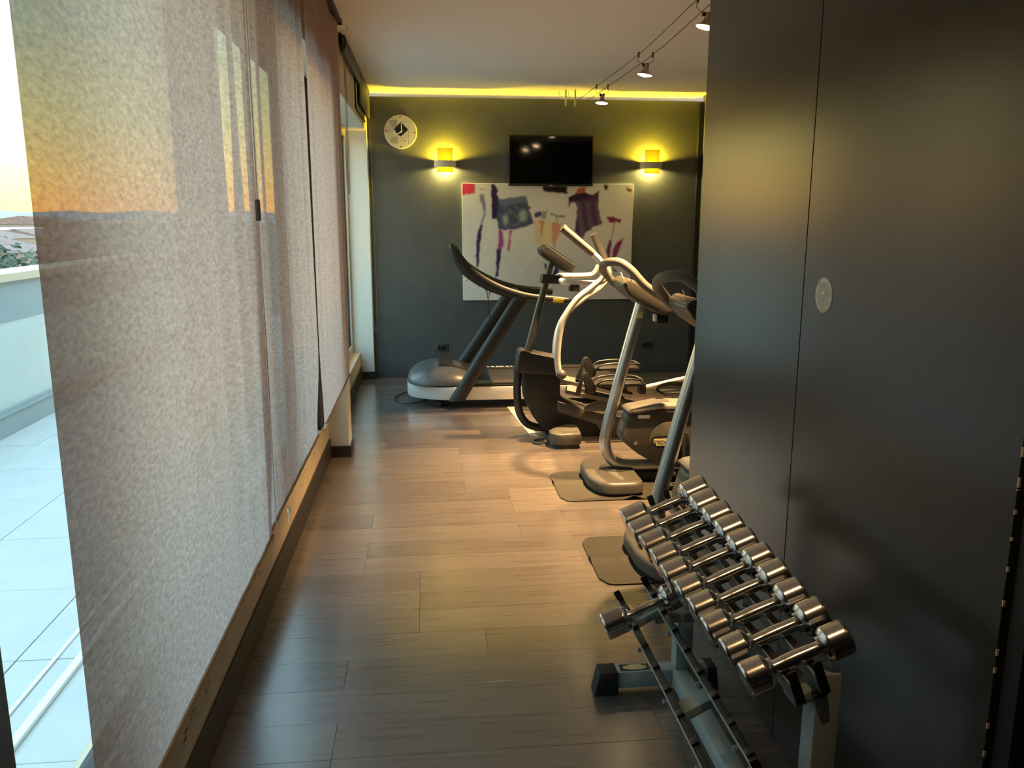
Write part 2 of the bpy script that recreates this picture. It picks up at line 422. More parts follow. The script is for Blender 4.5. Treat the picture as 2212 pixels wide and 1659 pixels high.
# windows
def window(n, y0, y1, z0, z1, mull=()):
    x0, x1 = -.78, -.725; fw = .050
    w_ = struct('window_%d' % n, B(((x1, y0, z0), (x0, y0 + fw, z1)), ((x1, y1 - fw, z0), (x0, y1, z1)), ((x1, y0 + fw, z0), (x0, y1 - fw, z0 + fw + .03)), ((x1, y0 + fw, z1 - fw), (x0, y1 - fw, z1)), bev=.003), 'alu')
    edges = [y0 + fw] + list(mull) + [y1 - fw]
    for m_ in mull:
        struct('mullion', B(((x1, m_ - .03, z0 + fw + .03), (x0, m_ + .03, z1 - fw)), bev=.003), 'alu', w_)
    for i in range(len(edges) - 1):
        a = edges[i] + (.03 if i else 0); b = edges[i + 1] - (.03 if i < len(edges) - 2 else 0)
        struct('gasket', B(((-.745, a, z0 + fw + .03), (-.78, a + .012, z1 - fw)), ((-.745, b - .012, z0 + fw + .03), (-.78, b, z1 - fw)), ((-.745, a, z0 + fw + .03), (-.78, b, z0 + fw + .045)), ((-.745, a, z1 - fw - .012), (-.78, b, z1 - fw))), 'gasket', w_)
        struct('pane', B(((-.757, a, z0 + fw + .03), (-.763, b, z1 - fw))), 'glass', w_)
window(1, 1.30, 2.815, .272, 2.33)
window(2, 3.11, 4.98, .272, 2.33)
window(3, 5.50, 8.0, .262, 2.33, (6.72,))

# ================================================================== OUTSIDE
tf = struct('terrace_floor', B(((-.86, -3, -.10), (-3.06, 14.0, -.024))), 'grout')
ty0 = 3.757 - .597 * 10 + .29
tmesh = {}
for i in range(29):
    for j in range(4):
        xa = -.87 - j * .62; xb = max(xa - .616, -3.04); ya = ty0 + i * .597
        if ya > 13.4 or ya < -2.8 or xa < -3.0: continue
        k = round(xa - xb, 3)
        if k not in tmesh:
            bm = bm_new(); box(bm, (-k, 0, -.02), (0, .593, 0), .0015, 1)
            me = bpy.data.meshes.new('tile'); bm.to_mesh(me); bm.free(); me.materials.append(M['tile']); tmesh[k] = me
        o = bpy.data.objects.new('tile', tmesh[k]); C.objects.link(o); o.parent = tf; o.location = (xa, ya, -.004 + random.uniform(-.0008, .0008))
struct('drain_strip', B(((-1.275, -2.5, -.004), (-1.245, 13.5, .012)), ((-1.36, -2.5, -.004), (-1.345, 13.5, .004)), bev=.003), 'wht', tf)
tw = struct('terrace_wall', B(((-3.06, -3, -.1), (-3.30, 14, .80))), 'pale')
struct('plinth', B(((-3.03, -3, -.004), (-3.06, 14, .19)), ((-3.015, -3, .15), (-3.06, 14, .165))), 'bluegrey', tw)
struct('upper_band', B(((-3.055, -3, .80), (-3.30, 14, 1.09))), 'bluegrey', tw)
struct('coping', B(((-3.02, -3, 1.09), (-3.34, 14, 1.15)), bev=.004), 'cap', tw)
struct('terrace_end_wall', B(((-.86, 12.5, -.1), (-1.62, 12.8, 3.0))), 'white')
struct('city_ground', B(((-1500, -400, -14.2), (-8, 2500, -14))), 'ground')
# far hills
bm = bm_new()
prev = None
for i in range(90):
    t = i / 89; x = -2600 + 3200 * t; yb = 2600 + 300 * math.sin(t * 5)
    h = 14 + 16 * (.5 + .5 * math.sin(t * 17 + 1)) * (.6 + .4 * math.sin(t * 41)) + 6 * math.sin(t * 63)
    cur = [bm.verts.new((x, yb, -14)), bm.verts.new((x, yb + 200, max(4, h))), bm.verts.new((x, yb + 600, -14))]
    if prev:
        for a in range(2): bm.faces.new((prev[a], cur[a], cur[a + 1], prev[a + 1]))
    prev = cur
tag(obj('hills', bm, 'hill', None, 60), None, None, None, 'structure')
# houses beyond the terrace
def house(x, y, wx, wy, z, rh, wallm, label, flat=False, rot=0.0):
    t = thing('house', (x, y, -14), label, 'house', 'houses beyond the terrace')
    obj('wall', B(((x - wx / 2, y - wy / 2, -14), (x + wx / 2, y + wy / 2, z))), wallm, t, 0)
    bm = bm_new()
    if flat: box(bm, (x - wx / 2 - .3, y - wy / 2 - .3, z), (x + wx / 2 + .3, y + wy / 2 + .3, z + rh), .05)
    else: prism(bm, [(x - wx / 2 - .5, z), (x + wx / 2 + .5, z), (x, z + rh)], y - wy / 2 - .5, y + wy / 2 + .5, 'y')
    obj('roof', bm, 'roof' if not flat else 'wht', t, 0)
    k = 0
    zz = z - 2.2
    while zz > -12 and k < 3:
        n_ = max(2, int(wx // 3))
        for i in range(n_):
            xx = x - wx / 2 + wx * (i + .5) / n_
            obj('window', B(((xx - .5, y - wy / 2 - .06, zz), (xx + .5, y - wy / 2 + .05, zz + 1.3))), 'pane', t, 0)
        n2 = max(2, int(wy // 3))
        for i in range(n2):
            yy = y - wy / 2 + wy * (i + .5) / n2
            obj('window', B(((x + wx / 2 - .05, yy - .5, zz), (x + wx / 2 + .06, yy + .5, zz + 1.3))), 'pane', t, 0)
        zz -= 3; k += 1
house(-62, 122, 15, 13, -3.2, 2.0, 'wallp', 'nearest low house with red-brown gable roof, just above the trees')
house(-88, 168, 22, 14, -2.4, 2.2, 'wallp', 'long pinkish house with a wide reddish roof behind the nearest one')
house(-118, 214, 15, 14, .6, .8, 'wallp', 'tallest pale block with a flat roof, at the left edge of the view', True)
house(-100, 212, 12, 10, -1.4, .5, 'wallp', 'low grey building with a white flat roof, right of the tall block', True)
house(-60, 105, 9, 6, -4.3, .5, 'wally', 'small cream-yellow house with a flat roof, lowest among the roofs', True)
house(-84, 186, 12, 10, -2.6, 1.8, 'wallp', 'reddish roofed house nearest the curtain edge')
house(-128, 290, 34, 18, -.6, 2.6, 'wallp', 'farthest and widest house, grey-red against the haze')
# trees
def tree(x, y, zt, r, label, seed):
    rng = random.Random(seed)
    t = thing('tree', (x, y, -14), label, 'tree', 'trees behind the terrace wall')
    bm = bm_new(); tube(bm, [(x, y, -14), (x + .1, y, -6), (x, y + .1, zt - r)], [.28, .22, .10], 8); obj('trunk', bm, 'bark', t)
    bm = bm_new()
    blobs = [(Vector((x + rng.uniform(-.7, .7) * r, y + rng.uniform(-.7, .7) * r, zt - r * rng.uniform(.45, 1.5))), r * rng.uniform(.4, .62)) for _ in range(9)]
    blobs.append((Vector((x, y, zt - r * .55)), r * .55))
    for c, rr in blobs:
        for _ in range(520):
            d = Vector((rng.gauss(0, 1), rng.gauss(0, 1), rng.gauss(0, 1))).normalized(); p = c + d * rr * rng.uniform(.75, 1.0)
            u = d.orthogonal().normalized(); u.rotate(Matrix.Rotation(rng.uniform(0, 6.28), 3, d)); v = d.cross(u); d2 = d * rng.uniform(-.4, .4)
            s = rng.uniform(.05, .09) * r / 1.5
            q = [p - u * s, p + (v + d2) * s * .5, p + u * s, p - (v + d2) * s * .5]
            bm.faces.new([bm.verts.new(k) for k in q])
    o = obj('crown', bm, 'leaf', t, 0); o['kind'] = 'stuff'
tree(-9.6, 18.6, 1.12, 1.6, 'round green tree at the far left of the terrace view', 3)
tree(-6.4, 13.4, 1.13, 1.3, 'lower green tree nearest the curtain edge', 5)
tree(-4.6, 16.6, .72, 1.3, 'green tree farther right, seen only faintly through the curtain', 9)

# ================================================================== CURTAINS
def curtain(x, y0, y1, z0, z1, fold, label, skew=0):
    t = thing('panel_curtain', (x, (y0 + y1) / 2, z0), label, 'curtain', 'sheer curtain panels along the window wall')
    bm = bm_new(); ny = int((y1 - y0) / .0125); nz = 22
    g = []
    for i in range(ny + 1):
        yy = y0 + (y1 - y0) * i / ny; colv = []
        for j in range(nz + 1):
            v = j / nz; zz = z0 + (z1 - z0) * v
            colv.append(bm.verts.new((x + fold(yy, v), yy, zz)))
        g.append(colv)
    for i in range(ny):
        for j in range(nz): bm.faces.new((g[i][j], g[i + 1][j], g[i + 1][j + 1], g[i][j + 1]))
    f = obj('fabric', bm, 'fabric', t, 180)
    bm = bm_new(); tube(bm, [(x + fold(yy, 0) + .002, yy, z0 - .004) for yy in [y0 + (y1 - y0) * k / 40 for k in range(41)]], .006, 6); obj('hem_bar', bm, 'hem', t)
    return t
def ss(a, b, x): x = max(0, min(1, (x - a) / (b - a))); return x * x * (3 - 2 * x)
def foldA(y, v):
    k = ss(1.75, 2.35, y) * (.35 + .65 * (1 - abs(v - .5)))
    f = (1 + 1.2 * (1 - ss(.2, .6, v))) * .013 * math.sin(y * 33 + 1.5 * v) + .010 * math.sin(y * 71 + 2 + math.sin(y * 11))
    edge = .010 * ss(2.42, 2.50, y)
    return (f * k + .005 * math.sin(y * 4 + v * 2) * ss(1.3, 1.8, y)) * (.06 + .94 * ss(0, .22, v)) + edge * ss(0, .15, v)
def foldB(y, v):
    a = .006 * math.sin(y * 13 + .8 * v) + .006 * math.sin(y * 41 + 1 + v + .6 * math.sin(y * 7)) + .0035 * math.sin(y * 97 + math.sin(y * 19)) * (1.4 - v)
    return -.004 + 1.35 * a * (.55 + .6 * (1 - v) ** 2 + .4 * v * v) * (.06 + .94 * ss(0, .16, v)) + .018 * ss(3.60, 3.68, y) * (1 - ss(3.70, 3.74, y)) * ss(0, .2, v)
def foldC(y, v):
    a = .006 * math.sin(y * 11 + .5 * v) + .004 * math.sin(y * 47 + 2) * (1 - v) + .002 * math.sin(y * 90)
    return a * 1.1 * (.06 + .94 * ss(0, .2, v)) - .004 + .012 * (1 - ss(3.80, 3.95, y))
cA = curtain(-.500, 1.131, 2.50, .575, 2.671, foldA, 'nearest beige sheer curtain panel, flat and glowing with the sunset')
cB = curtain(-.507, 2.46, 3.722, .578, 2.671, foldB, 'middle beige sheer curtain panel with many fine vertical folds')
cC = curtain(-.500, 3.83, 5.235, .572, 2.671, foldC, 'farthest beige sheer curtain panel, beyond the black gap')
bm = bm_new(); tube(bm, [(-.494, 2.78, .562), (-.494, 2.78, .545)], [.006, .004], 8); tube(bm, [(-.494, 2.78, .545), (-.493, 2.78, .50)], .0015, 6)
tag(obj('cord_weight', bm, 'wht'), 'small white cord weight at the hem of the middle curtain panel', 'cord weight')
bm = bm_new(); tube(bm, [(-.490, 3.85, .590), (-.490, 3.85, .566)], [.007, .005], 8)
tag(obj('cord_weight', bm, 'wht'), 'small white cord weight at the foot of the black curtain gap', 'cord weight')
# curtain rail + pelmet + blind
t = thing('curtain_rail', (-.5, 3.2, 2.685), 'dark curtain rail fixed under the ceiling above the sheer panels', 'curtain rail')
obj('track', B(((-.535, 1.0, 2.672), (-.475, 5.26, 2.70)), bev=.002), 'dgrey', t)
obj('end_cap', B(((-.54, 5.26, 2.666), (-.472, 5.275, 2.70)), bev=.002), 'black', t)
t = thing('pull_cord', (-.476, 2.458, 2.67), 'thin curtain pull cord with a small grey grip, between the nearest two panels', 'cord')
bm = bm_new(); tube(bm, [(-.476, 2.458, 2.67), (-.476, 2.458, .62)], .0016, 6); obj('cord', bm, 'cream2', t)
obj('cord_grip', B(((-.482, 2.448, 1.54), (-.470, 2.468, 1.60)), bev=.003), 'grip', t)
t = thing('pelmet', (-.52, 6.8, 2.45), 'dark pelmet board under the ceiling above the far window', 'pelmet')
obj('board', B(((-.510, 6.92, 2.44), (-.497, 8.07, 2.699)), ((-.510, 5.62, 2.58), (-.497, 6.92, 2.699)), bev=.002), 'slate', t)
bm = bm_new()
tube(bm, spline([(-.500, 5.60, 2.69), (-.485, 5.60, 2.65), (-.495, 5.60, 2.60), (-.518, 5.60, 2.585)], 5), .006, 6); obj('bracket', bm, 'black', t)
t = thing('roller_blind', (-.57, 6.9, 2.55), 'black roller blind rolled up behind the pelmet of the far window', 'blind')
bm = bm_new(); tube(bm, [(-.520, 5.64, 2.63), (-.520, 7.95, 2.63)], .0085, 12); obj('roll', bm, 'black', t)
obj('drop', B(((-.523, 6.75, 2.385), (-.519, 7.66, 2.63))), 'black', t)
bm = bm_new(); tube(bm, [(-.520, 6.75, 2.38), (-.520, 7.66, 2.38)], .008, 8); obj('bottom_bar', bm, 'black', t)
bm = bm_new(); tube(bm, [(-.50, 5.62, 2.66), (-.50, 5.62, 1.72), (-.497, 5.63, 1.70), (-.494, 5.64, 1.72), (-.494, 5.64, 2.66)], .0018, 6)
tag(obj('blind_chain', bm, 'grip'), 'thin pull cord hanging beside the far curtain panel', 'cord')
bm = bm_new(); tube(bm, spline([(-.516, 7.93, 2.44), (-.516, 7.93, 1.2), (-.515, 7.93, .55), (-.500, 7.93, .50), (-.485, 7.93, .55), (-.483, 7.93, 1.2), (-.495, 7.93, 2.44)], 5), .0026, 6)
tag(obj('blind_chain', bm, 'grip'), 'long looped bead chain hanging in the corner by the dark end wall', 'cord')
bm = bm_new(); tube(bm, spline([(-.46, 5.42, 2.70), (-.455, 5.42, 2.67), (-.475, 5.42, 2.65), (-.49, 5.42, 2.665)], 5), .008, 8); tube(bm, [(-.47, 5.42, 2.70), (-.47, 5.42, 2.692)], .022, 12)
tag(obj('ceiling_hook', bm, 'wht'), 'white ceiling hook just past the end of the curtain rail', 'hook')

# ================================================================== BACK WALL THINGS
def led():
    t = thing('led_strip', (1.05, WB + .08, 2.60), 'amber light strip glowing in the slot along the ceiling edge', 'light strip')
    obj('profile', B(((-.50, WB + .05, 2.620), (2.66, WB + .10, 2.636))), 'alu', t)
    obj('strip', B(((-.49, WB + .058, 2.636), (2.65, WB + .092, 2.642))), 'led', t)
led()
# television
t = thing('television', (1.194, WB, 1.85), 'black flat television mounted on the end wall above the canvas', 'television')
obj('casing', B(((.787, WB - .075, 1.846), (1.601, WB - .035, 2.314)), bev=.006), 'black', t)
obj('screen', B(((.800, WB - .0765, 1.868), (1.588, WB - .0745, 2.300))), 'screen', t)
obj('wall_mount', B(((1.0, WB - .036, 1.95), (1.4, WB, 2.2)), bev=.003), 'black', t)
obj('status_plate', B(((1.18, WB - .077, 1.849), (1.21, WB - .075, 1.855))), 'wht', t)
# canvas
def in_poly(x, y, P):
    c = False; j = len(P) - 1
    for i in range(len(P)):
        if (P[i][1] > y) != (P[j][1] > y) and x < (P[j][0] - P[i][0]) * (y - P[i][1]) / (P[j][1] - P[i][1]) + P[i][0]: c = not c
        j = i
    return c
NAVY = (.035, .018, .12)
ART = [
    ([(88, 80), (240, 85), (250, 150), (240, 205), (88, 232)], (.62, .045, .12)),
    ([(300, 150), (365, 148), (360, 160), (305, 162)], (.38, .25, .2)),
    ([(300, 225), (330, 212), (360, 215), (352, 262), (372, 370), (362, 470), (330, 560), (310, 560), (345, 440), (322, 330), (300, 300)], (.24, .21, .30)),
    ([(312, 570), (330, 575), (318, 680), (302, 800), (290, 920), (278, 1085), (254, 1085), (250, 900), (254, 760), (285, 620)], NAVY),
    ([(430, 100), (470, 95), (520, 190), (500, 205), (520, 280), (515, 505), (440, 508), (436, 330)], (.03, .015, .08)),
    ([(520, 275), (700, 258), (850, 230), (872, 350), (905, 380), (880, 400), (940, 560), (830, 602), (700, 635), (520, 640), (498, 520)], (.065, .085, .17)),
    ([(520, 275), (850, 232), (860, 300), (700, 330), (540, 350)], (.13, .17, .26)),
    ([(515, 638), (560, 645), (582, 760), (575, 820), (555, 870), (500, 868), (520, 760)], (.36, .07, .27)),
    ([(495, 868), (555, 872), (535, 1030), (518, 1110), (520, 1200), (478, 1200), (490, 1110), (487, 1000)], NAVY),
    ([(638, 645), (690, 640), (668, 690), (655, 860), (640, 918), (620, 850), (640, 740)], (.45, .13, .25)),
    ([(600, 965), (760, 975), (760, 1000), (610, 1005)], (.78, .70, .55)),
    ([(935, 445), (960, 425), (1030, 415), (1022, 478), (960, 490), (935, 480)], (.08, .06, .16)),
    ([(1035, 425), (1070, 420), (1098, 388), (1075, 512), (1020, 515)], (.28, .32, .33)),
    ([(1130, 435), (1200, 455), (1310, 470), (1305, 495), (1215, 480), (1215, 540), (1200, 540), (1200, 475), (1140, 462)], (.22, .22, .26)),
    ([(940, 495), (1005, 520), (1030, 640), (1040, 800), (950, 800)], (.72, .58, .38)),
    ([(1035, 530), (1150, 540), (1160, 800), (1045, 805)], (.74, .64, .38)),
    ([(1000, 520), (1060, 530), (1045, 680), (1020, 720)], (.62, .30, .20)),
    ([(1150, 545), (1268, 560), (1240, 680), (1200, 800), (1180, 900), (1155, 760)], (.64, .32, .22)),
    ([(1030, 120), (1330, 120), (1332, 212), (1200, 198), (1045, 180)], (.012, .006, .012)),
    ([(1345, 245), (1400, 225), (1440, 205), (1525, 190), (1640, 222), (1718, 162), (1700, 270), (1712, 400), (1755, 560), (1700, 590), (1640, 605), (1628, 645), (1600, 640), (1560, 675), (1520, 757), (1470, 700), (1422, 662), (1440, 520), (1452, 380), (1420, 312), (1375, 315), (1345, 378)], (.075, .035, .095)),
    ([(1345, 245), (1440, 205), (1525, 190), (1640, 222), (1620, 250), (1420, 290), (1360, 290)], (.03, .012, .04)),
    ([(1418, 215), (1455, 150), (1480, 130), (1560, 130), (1535, 195), (1440, 205)], (.48, .14, .05)),
    ([(1760, 105), (1820, 110), (1805, 165), (1775, 165)], (.05, .02, .02)),
    ([(2030, 130), (2100, 150), (2105, 185), (2050, 180)], (.20, .05, .03)), ([(2120, 210), (2145, 195), (2140, 300), (2112, 300)], (.5, .08, .05)),
    ([(1805, 482), (1880, 475), (1930, 505), (1988, 500), (1975, 552), (1915, 540), (1900, 560), (1835, 545)], (.24, .03, .06)),
    ([(1898, 555), (1914, 560), (1895, 660), (1880, 755), (1868, 755), (1880, 650)], (.55, .22, .15)),
    ([(1840, 765), (1870, 755), (1868, 880), (1845, 1000), (1832, 1000), (1813, 890)], (.20, .03, .13)),
    ([(1935, 790), (1975, 765), (2022, 720), (1990, 830), (1925, 1000), (1872, 1005), (1895, 880)], (.28, .035, .16)),
    ([(1045, 950), (1062, 950), (1062, 980), (1050, 980)], NAVY), ([(1060, 1020), (1112, 1072), (1095, 1150), (1082, 1150)], NAVY),
    ([(1195, 1070), (1245, 1080), (1242, 1190), (1160, 1195), (1180, 1130)], (.05, .02, .22)), ([(1880, 1080), (1960, 1150), (1920, 1150)], (.3, .02, .1)),
    ([(255, 1305), (325, 1303), (322, 1318), (256, 1320)], (.12, .1, .12)), ([(255, 1230), (275, 1230), (270, 1265), (258, 1265)], NAVY),
    ([(980, 1262), (1040, 1258), (1040, 1268), (980, 1270)], (.3, .3, .3)), ([(520, 1365), (600, 1375), (596, 1392), (525, 1380)], (.35, .33, .33)),
]
ART = [([(a, b) for a, b in P], c, min(p[0] for p in P), max(p[0] for p in P), min(p[1] for p in P), max(p[1] for p in P)) for P, c in ART]
def grid_print(name, x0, x1, z0, z1, yf, nx, nz, fn, m, parent, blur=1, mask=None):
    cols = [[fn((i + .5) / nx, (j + .5) / nz) for i in range(nx)] for j in range(nz)]
    for _ in range(blur):
        new = []
        for j in range(nz):
            rowc = []
            for i in range(nx):
                acc = [0, 0, 0]; n = 0
                for dj in (-1, 0, 1):
                    for di in (-1, 0, 1):
                        a, b = j + dj, i + di
                        if 0 <= a < nz and 0 <= b < nx:
                            wgt = 2 if (di == 0 and dj == 0) else 1; n += wgt
                            for k in range(3): acc[k] += cols[a][b][k] * wgt
                rowc.append([q / n for q in acc])
            new.append(rowc)
        cols = new
    off = root_loc(parent)
    verts = [(x0 + (x1 - x0) * i / nx - off.x, yf - off.y, z1 + (z0 - z1) * j / nz - off.z) for j in range(nz + 1) for i in range(nx + 1)]
    faces = []; fc = []
    for j in range(nz):
        for i in range(nx):
            if mask and not mask((i + .5) / nx, (j + .5) / nz): continue
            a = j * (nx + 1) + i; faces.append((a, a + nx + 1, a + nx + 2, a + 1)); fc.append(cols[j][i])
    me = bpy.data.meshes.new(name); me.from_pydata(verts, [], faces)
    at = me.color_attributes.new('print', 'FLOAT_COLOR', 'CORNER')
    flat = []
    for c in fc: flat += [c[0], c[1], c[2], 1.0] * 4
    at.data.foreach_set('color', flat); me.materials.append(M[m])
    o = bpy.data.objects.new(name, me); C.objects.link(o); o.parent = parent
    return o
def art(u, v):
    x = 95 + u * (2120 - 95); y = 92 + v * (1485 - 92)
    jx = 3 * math.sin(y * .045 + x * .01); jy = 3 * math.sin(x * .05)
    c = (.70, .69, .67)
    for P, col, xa, xb, ya, yb in ART:
        if xa - 12 < x < xb + 12 and ya - 12 < y < yb + 12 and in_poly(x + jx, y + jy, P): c = col
    if c == (.065, .085, .17):
        d1 = math.hypot((x - 805) / 70, (y - 470) / 95); d2 = math.hypot((x - 600) / 45, (y - 520) / 95)
        k = max(0, 1 - d1) + max(0, 1 - d2) + .35 * max(0, mnoise.noise(Vector((x * .018, y * .018, 0))))
        k = min(1, k * 1.4); c = tuple(a * (1 - k) + b * k for a, b in zip(c, (.34, .40, .38)))
    if c == (.075, .035, .095):
        k = .5 + .5 * math.sin(x * .055 - y * .01); c = tuple(a + .07 * k * (y > 300) for a in c)
    if 700 < x < 960 and 940 < y < 1200 and abs((x - 940) + (y - 940) * .85) < 14: c = (.78, .77, .75)
    return c
t = thing('canvas_print', (1.18, WB, .756), 'large white canvas with abstract figures in navy and purple, below the television', 'picture')
obj('stretcher', B(((.346, WB - .030, .756), (2.010, WB - .002, 1.871)), bev=.002), 'wht', t)
grid_print('printed_face', .348, 2.008, .758, 1.869, WB - .0305, 230, 154, art, 'print', t)
# clock
CX, CZ, CR = -.2205, 2.333, .152
def clockface(u, v):
    x = (u - .5) * 2; y = (.5 - v) * 2; c = (.66, .63, .54); ink = (.16, .15, .15)
    px, py = 474 + x * 256, 612 - y * 268      # print coordinates
    def ln(a, b, wd=2.6):
        ax, ay = a; bx, by = b; dx, dy = bx - ax, by - ay; L2 = dx * dx + dy * dy
        s = max(0, min(1, ((px - ax) * dx + (py - ay) * dy) / L2)); return math.hypot(px - ax - dx * s, py - ay - dy * s) < wd
    for P, ang in (([(275, 430), (425, 430), (425, 545), (360, 545)], 1), ([(290, 740), (420, 650), (425, 800), (330, 795)], 0)):
        if in_poly(px, py, P):
            s = (px + py * 1.1) % 19 if ang else (py + px * .25) % 17
            c = (.24, .22, .21) if s < 8 else (.55, .52, .46)
    for a, b in (((275, 430), (425, 430)), ((425, 350), (425, 545)), ((265, 460), (375, 580)), ((238, 540), (310, 540)), ((305, 540), (300, 650)), ((300, 640), (235, 575)), ((595, 490), (595, 800)), ((595, 490), (710, 635)), ((710, 625), (560, 628)), ((600, 795), (700, 690)), ((330, 690), (430, 640)), ((425, 650), (425, 805)), ((430, 700), (600, 700)), ((440, 790), (560, 690)), ((500, 640), (600, 690))):
        if ln(a, b): c = (.36, .34, .31)
    if 505 < px < 650 and abs(py - 452 - 6 * math.sin(px * .35)) < 4: c = (.32, .3, .27)
    if 530 < px < 560 and 742 < py < 775 and not (538 < px < 552 and 750 < py < 767): c = ink
    if in_poly(px, py, [(485, 455), (595, 578), (480, 685), (425, 660), (375, 565)]): c = (.012, .010, .014)
    for a, b in ((474, 375), (250, 600), (695, 625), (472, 847)):
        if abs(px - a) + abs(py - b) < 18: c = (.50, .07, .03) if b != 847 else (.2, .1, .05)
    return c
t = thing('wall_clock', (CX, WB, CZ), 'round cream wall clock with a dark diamond and line pattern', 'clock')
bm = bm_new(); lathe(bm, [(0, 0), (0, CR), (.022, CR), (.026, CR - .004), (.026, 0)], 48, Matrix.Translation((CX, WB, CZ)) @ Matrix.Rotation(-PI / 2, 4, 'Z')); obj('case', bm, 'cream2', t)
grid_print('dial', CX - CR, CX + CR, CZ - CR, CZ + CR, WB - .0268, 110, 110, clockface, 'clock', t, 0, lambda u, v: math.hypot(u - .5, v - .5) < .487)
for nm, (dx, dz), wd in (('minute_hand', (.001, .078), .004), ('hour_hand', (-.068, -.042), .005)):
    bm = bm_new(); a = Vector((CX + .008 - dx * .15, WB - .030, CZ + .003 - dz * .15)); tube(bm, [a, (CX + .008 + dx, WB - .030, CZ + .003 + dz)], [wd, wd * .6], 6, ry=.0012); obj(nm, bm, 'cream2', t)
bm = bm_new(); tube(bm, [(CX + .008, WB - .027, CZ + .003), (CX + .008, WB - .033, CZ + .003)], .006, 10); obj('hub', bm, 'cream2', t)
# sconces
def sconce(x, z, label, tilt):
    t = thing('wall_sconce', (x, WB, z), label, 'wall lamp', 'amber glass wall lamps on the end wall')
    bm = bm_new(); hw = .103
    pts = [(x - hw, WB - .002), (x - hw, WB - .055), (x - hw * .6, WB - .080), (x, WB - .088), (x + hw * .6, WB - .080), (x + hw, WB - .055), (x + hw, WB - .002)]
    inner = [(x + (p[0] - x) * .94, p[1] + .006) for p in pts]
    inner[0] = (inner[0][0], WB - .002); inner[-1] = (inner[-1][0], WB - .002)
    prism(bm, pts + inner[::-1], z - .030, z + .030, 'z'); obj('band', bm, 'silver', t, 50)
    obj('back_plate', B(((x - .05, WB - .012, z - .028), (x + .05, WB - .001, z + .028)), bev=.002), 'silver', t)
    obj('upper_glass', B(((x - .072, WB - .078, z + .012), (x + .072, WB - .074, z + .142)), bev=.001), 'amber', t)
    obj('lower_glass', B(((x - .074, WB - .079, z - .078), (x + .074, WB - .075, z - .012)), bev=.001), 'amber', t)
    bm = bm_new(); tube(bm, [(x - .035, WB - .024, z), (x + .035, WB - .024, z)], .009, 10); obj('bulb', bm, 'sbulb', t)
    for dz, e in ((.022, 66.0), (-.022, 24.0)):
        L = bpy.data.lights.new('sconce_light', 'SPOT'); L.energy = e; L.spot_size = math.radians(172); L.spot_blend = .25; L.shadow_soft_size = .012; L.color = (1, .68, .03) if dz > 0 else (1, .76, .20)
        o = bpy.data.objects.new('sconce_light', L); C.objects.link(o); o.parent = t; o.location = (0, -.048, dz)
        o.rotation_euler = (PI if dz > 0 else 0, 0, 0)
sconce(.189, 2.046, 'left lit amber wall lamp, between the clock and the television', 0)
sconce(2.175, 2.046, 'right lit amber wall lamp, beyond the television', 0)
# sockets
def socket(x, z, label):
    t = thing('wall_socket', (x, WB, z), label, 'socket', 'power sockets low on the end wall')
    obj('plate', B(((x - .060, WB - .010, z - .040), (x + .060, WB - .001, z + .040)), bev=.003), 'baseg', t)
    for k in (-.032, 0, .032): obj('outlet', B(((x + k - .013, WB - .0115, z - .024), (x + k + .013, WB - .009, z + .024)), bev=.002), 'black', t)
    bm = bm_new(); tube(bm, [(x - .006, WB - .010, z), (x - .006, WB - .045, z)], .012, 10); obj('plug', bm, 'black', t)
    return t
socket(.133, .296, 'dark double power socket behind the treadmill hood')
socket(2.20, .290, 'dark power socket near the right corner, behind the stepper arm')
bm = bm_new(); tube(bm, spline([(.127, WB - .045, .296), (.125, WB - .06, .25), (.15, WB - .10, .18), (.17, WB - .25, .04), (.10, WB - .40, .012), (-.05, WB - .6, .010), (-.22, 7.28, .010), (-.30, 7.05, .010), (-.235, 6.86, .010), (-.12, 6.85, .012), (-.02, 6.88, .03), (.0, 6.9, .06)], 6), .005, 6)
tag(obj('power_cord', bm, 'black'), 'black power cord looping on the floor round the treadmill front', 'cord')

# ================================================================== TREADMILL
t = thing('treadmill', (.72, 7.04, 0), 'charcoal and silver treadmill parked along the end wall', 'treadmill')
Y0, Y1 = 6.63, 7.45
plan = rounded([(1.625, Y0), (1.625, Y1), (.10, Y1), (-.185, Y1 - .17), (-.185, Y0 + .17), (.10, Y0)], .22, 7)
bm = bm_new(); prism(bm, plan, .070, .182, 'z', .012); obj('side_band', bm, 'silver', t, 40)
bm = bm_new()
prism(bm, [(p[0] * 1.0 + (.004 if p[0] < .5 else 0), 7.04 + (p[1] - 7.04) * .975) for p in plan], .178, .196, 'z', .003); obj('deck_trim', bm, 'black', t)
# hood: lofted dome
def hood_ring(s, z, xc, xr):
    out = []
    for k in range(40):
        a = 2 * PI * k / 40; c, s_ = math.cos(a), math.sin(a)
        ex = math.copysign(abs(c) ** .62, c); ey = math.copysign(abs(s_) ** .62, s_)
        x = xc + .30 * ex * xr
        out.append((x, 7.04 + .405 * ey * s, z))
    return out
bm = bm_new(); loft(bm, [hood_ring(1, .196, .11, .97), hood_ring(.995, .212, .11, .965), hood_ring(.97, .238, .11, .92), hood_ring(.90, .270, .105, .80), hood_ring(.76, .298, .10, .62), hood_ring(.55, .320, .10, .42), hood_ring(.25, .330, .10, .2), hood_ring(.02, .332, .10, .02)]); obj('motor_hood', bm, 'hood', t, 60)
bm = bm_new(); prism(bm, [(.075, .300), (.085, .346), (.115, .352), (.40, .262), (.41, .20), (.12, .24)], 6.84, 7.24, 'y', .008); o = obj('hood_panel', bm, 'dgrey', t)
bm = bm_new(); box(bm, (.16, 6.837, .286), (.215, 6.841, .304), .002); obj('badge', bm, 'wht', o)
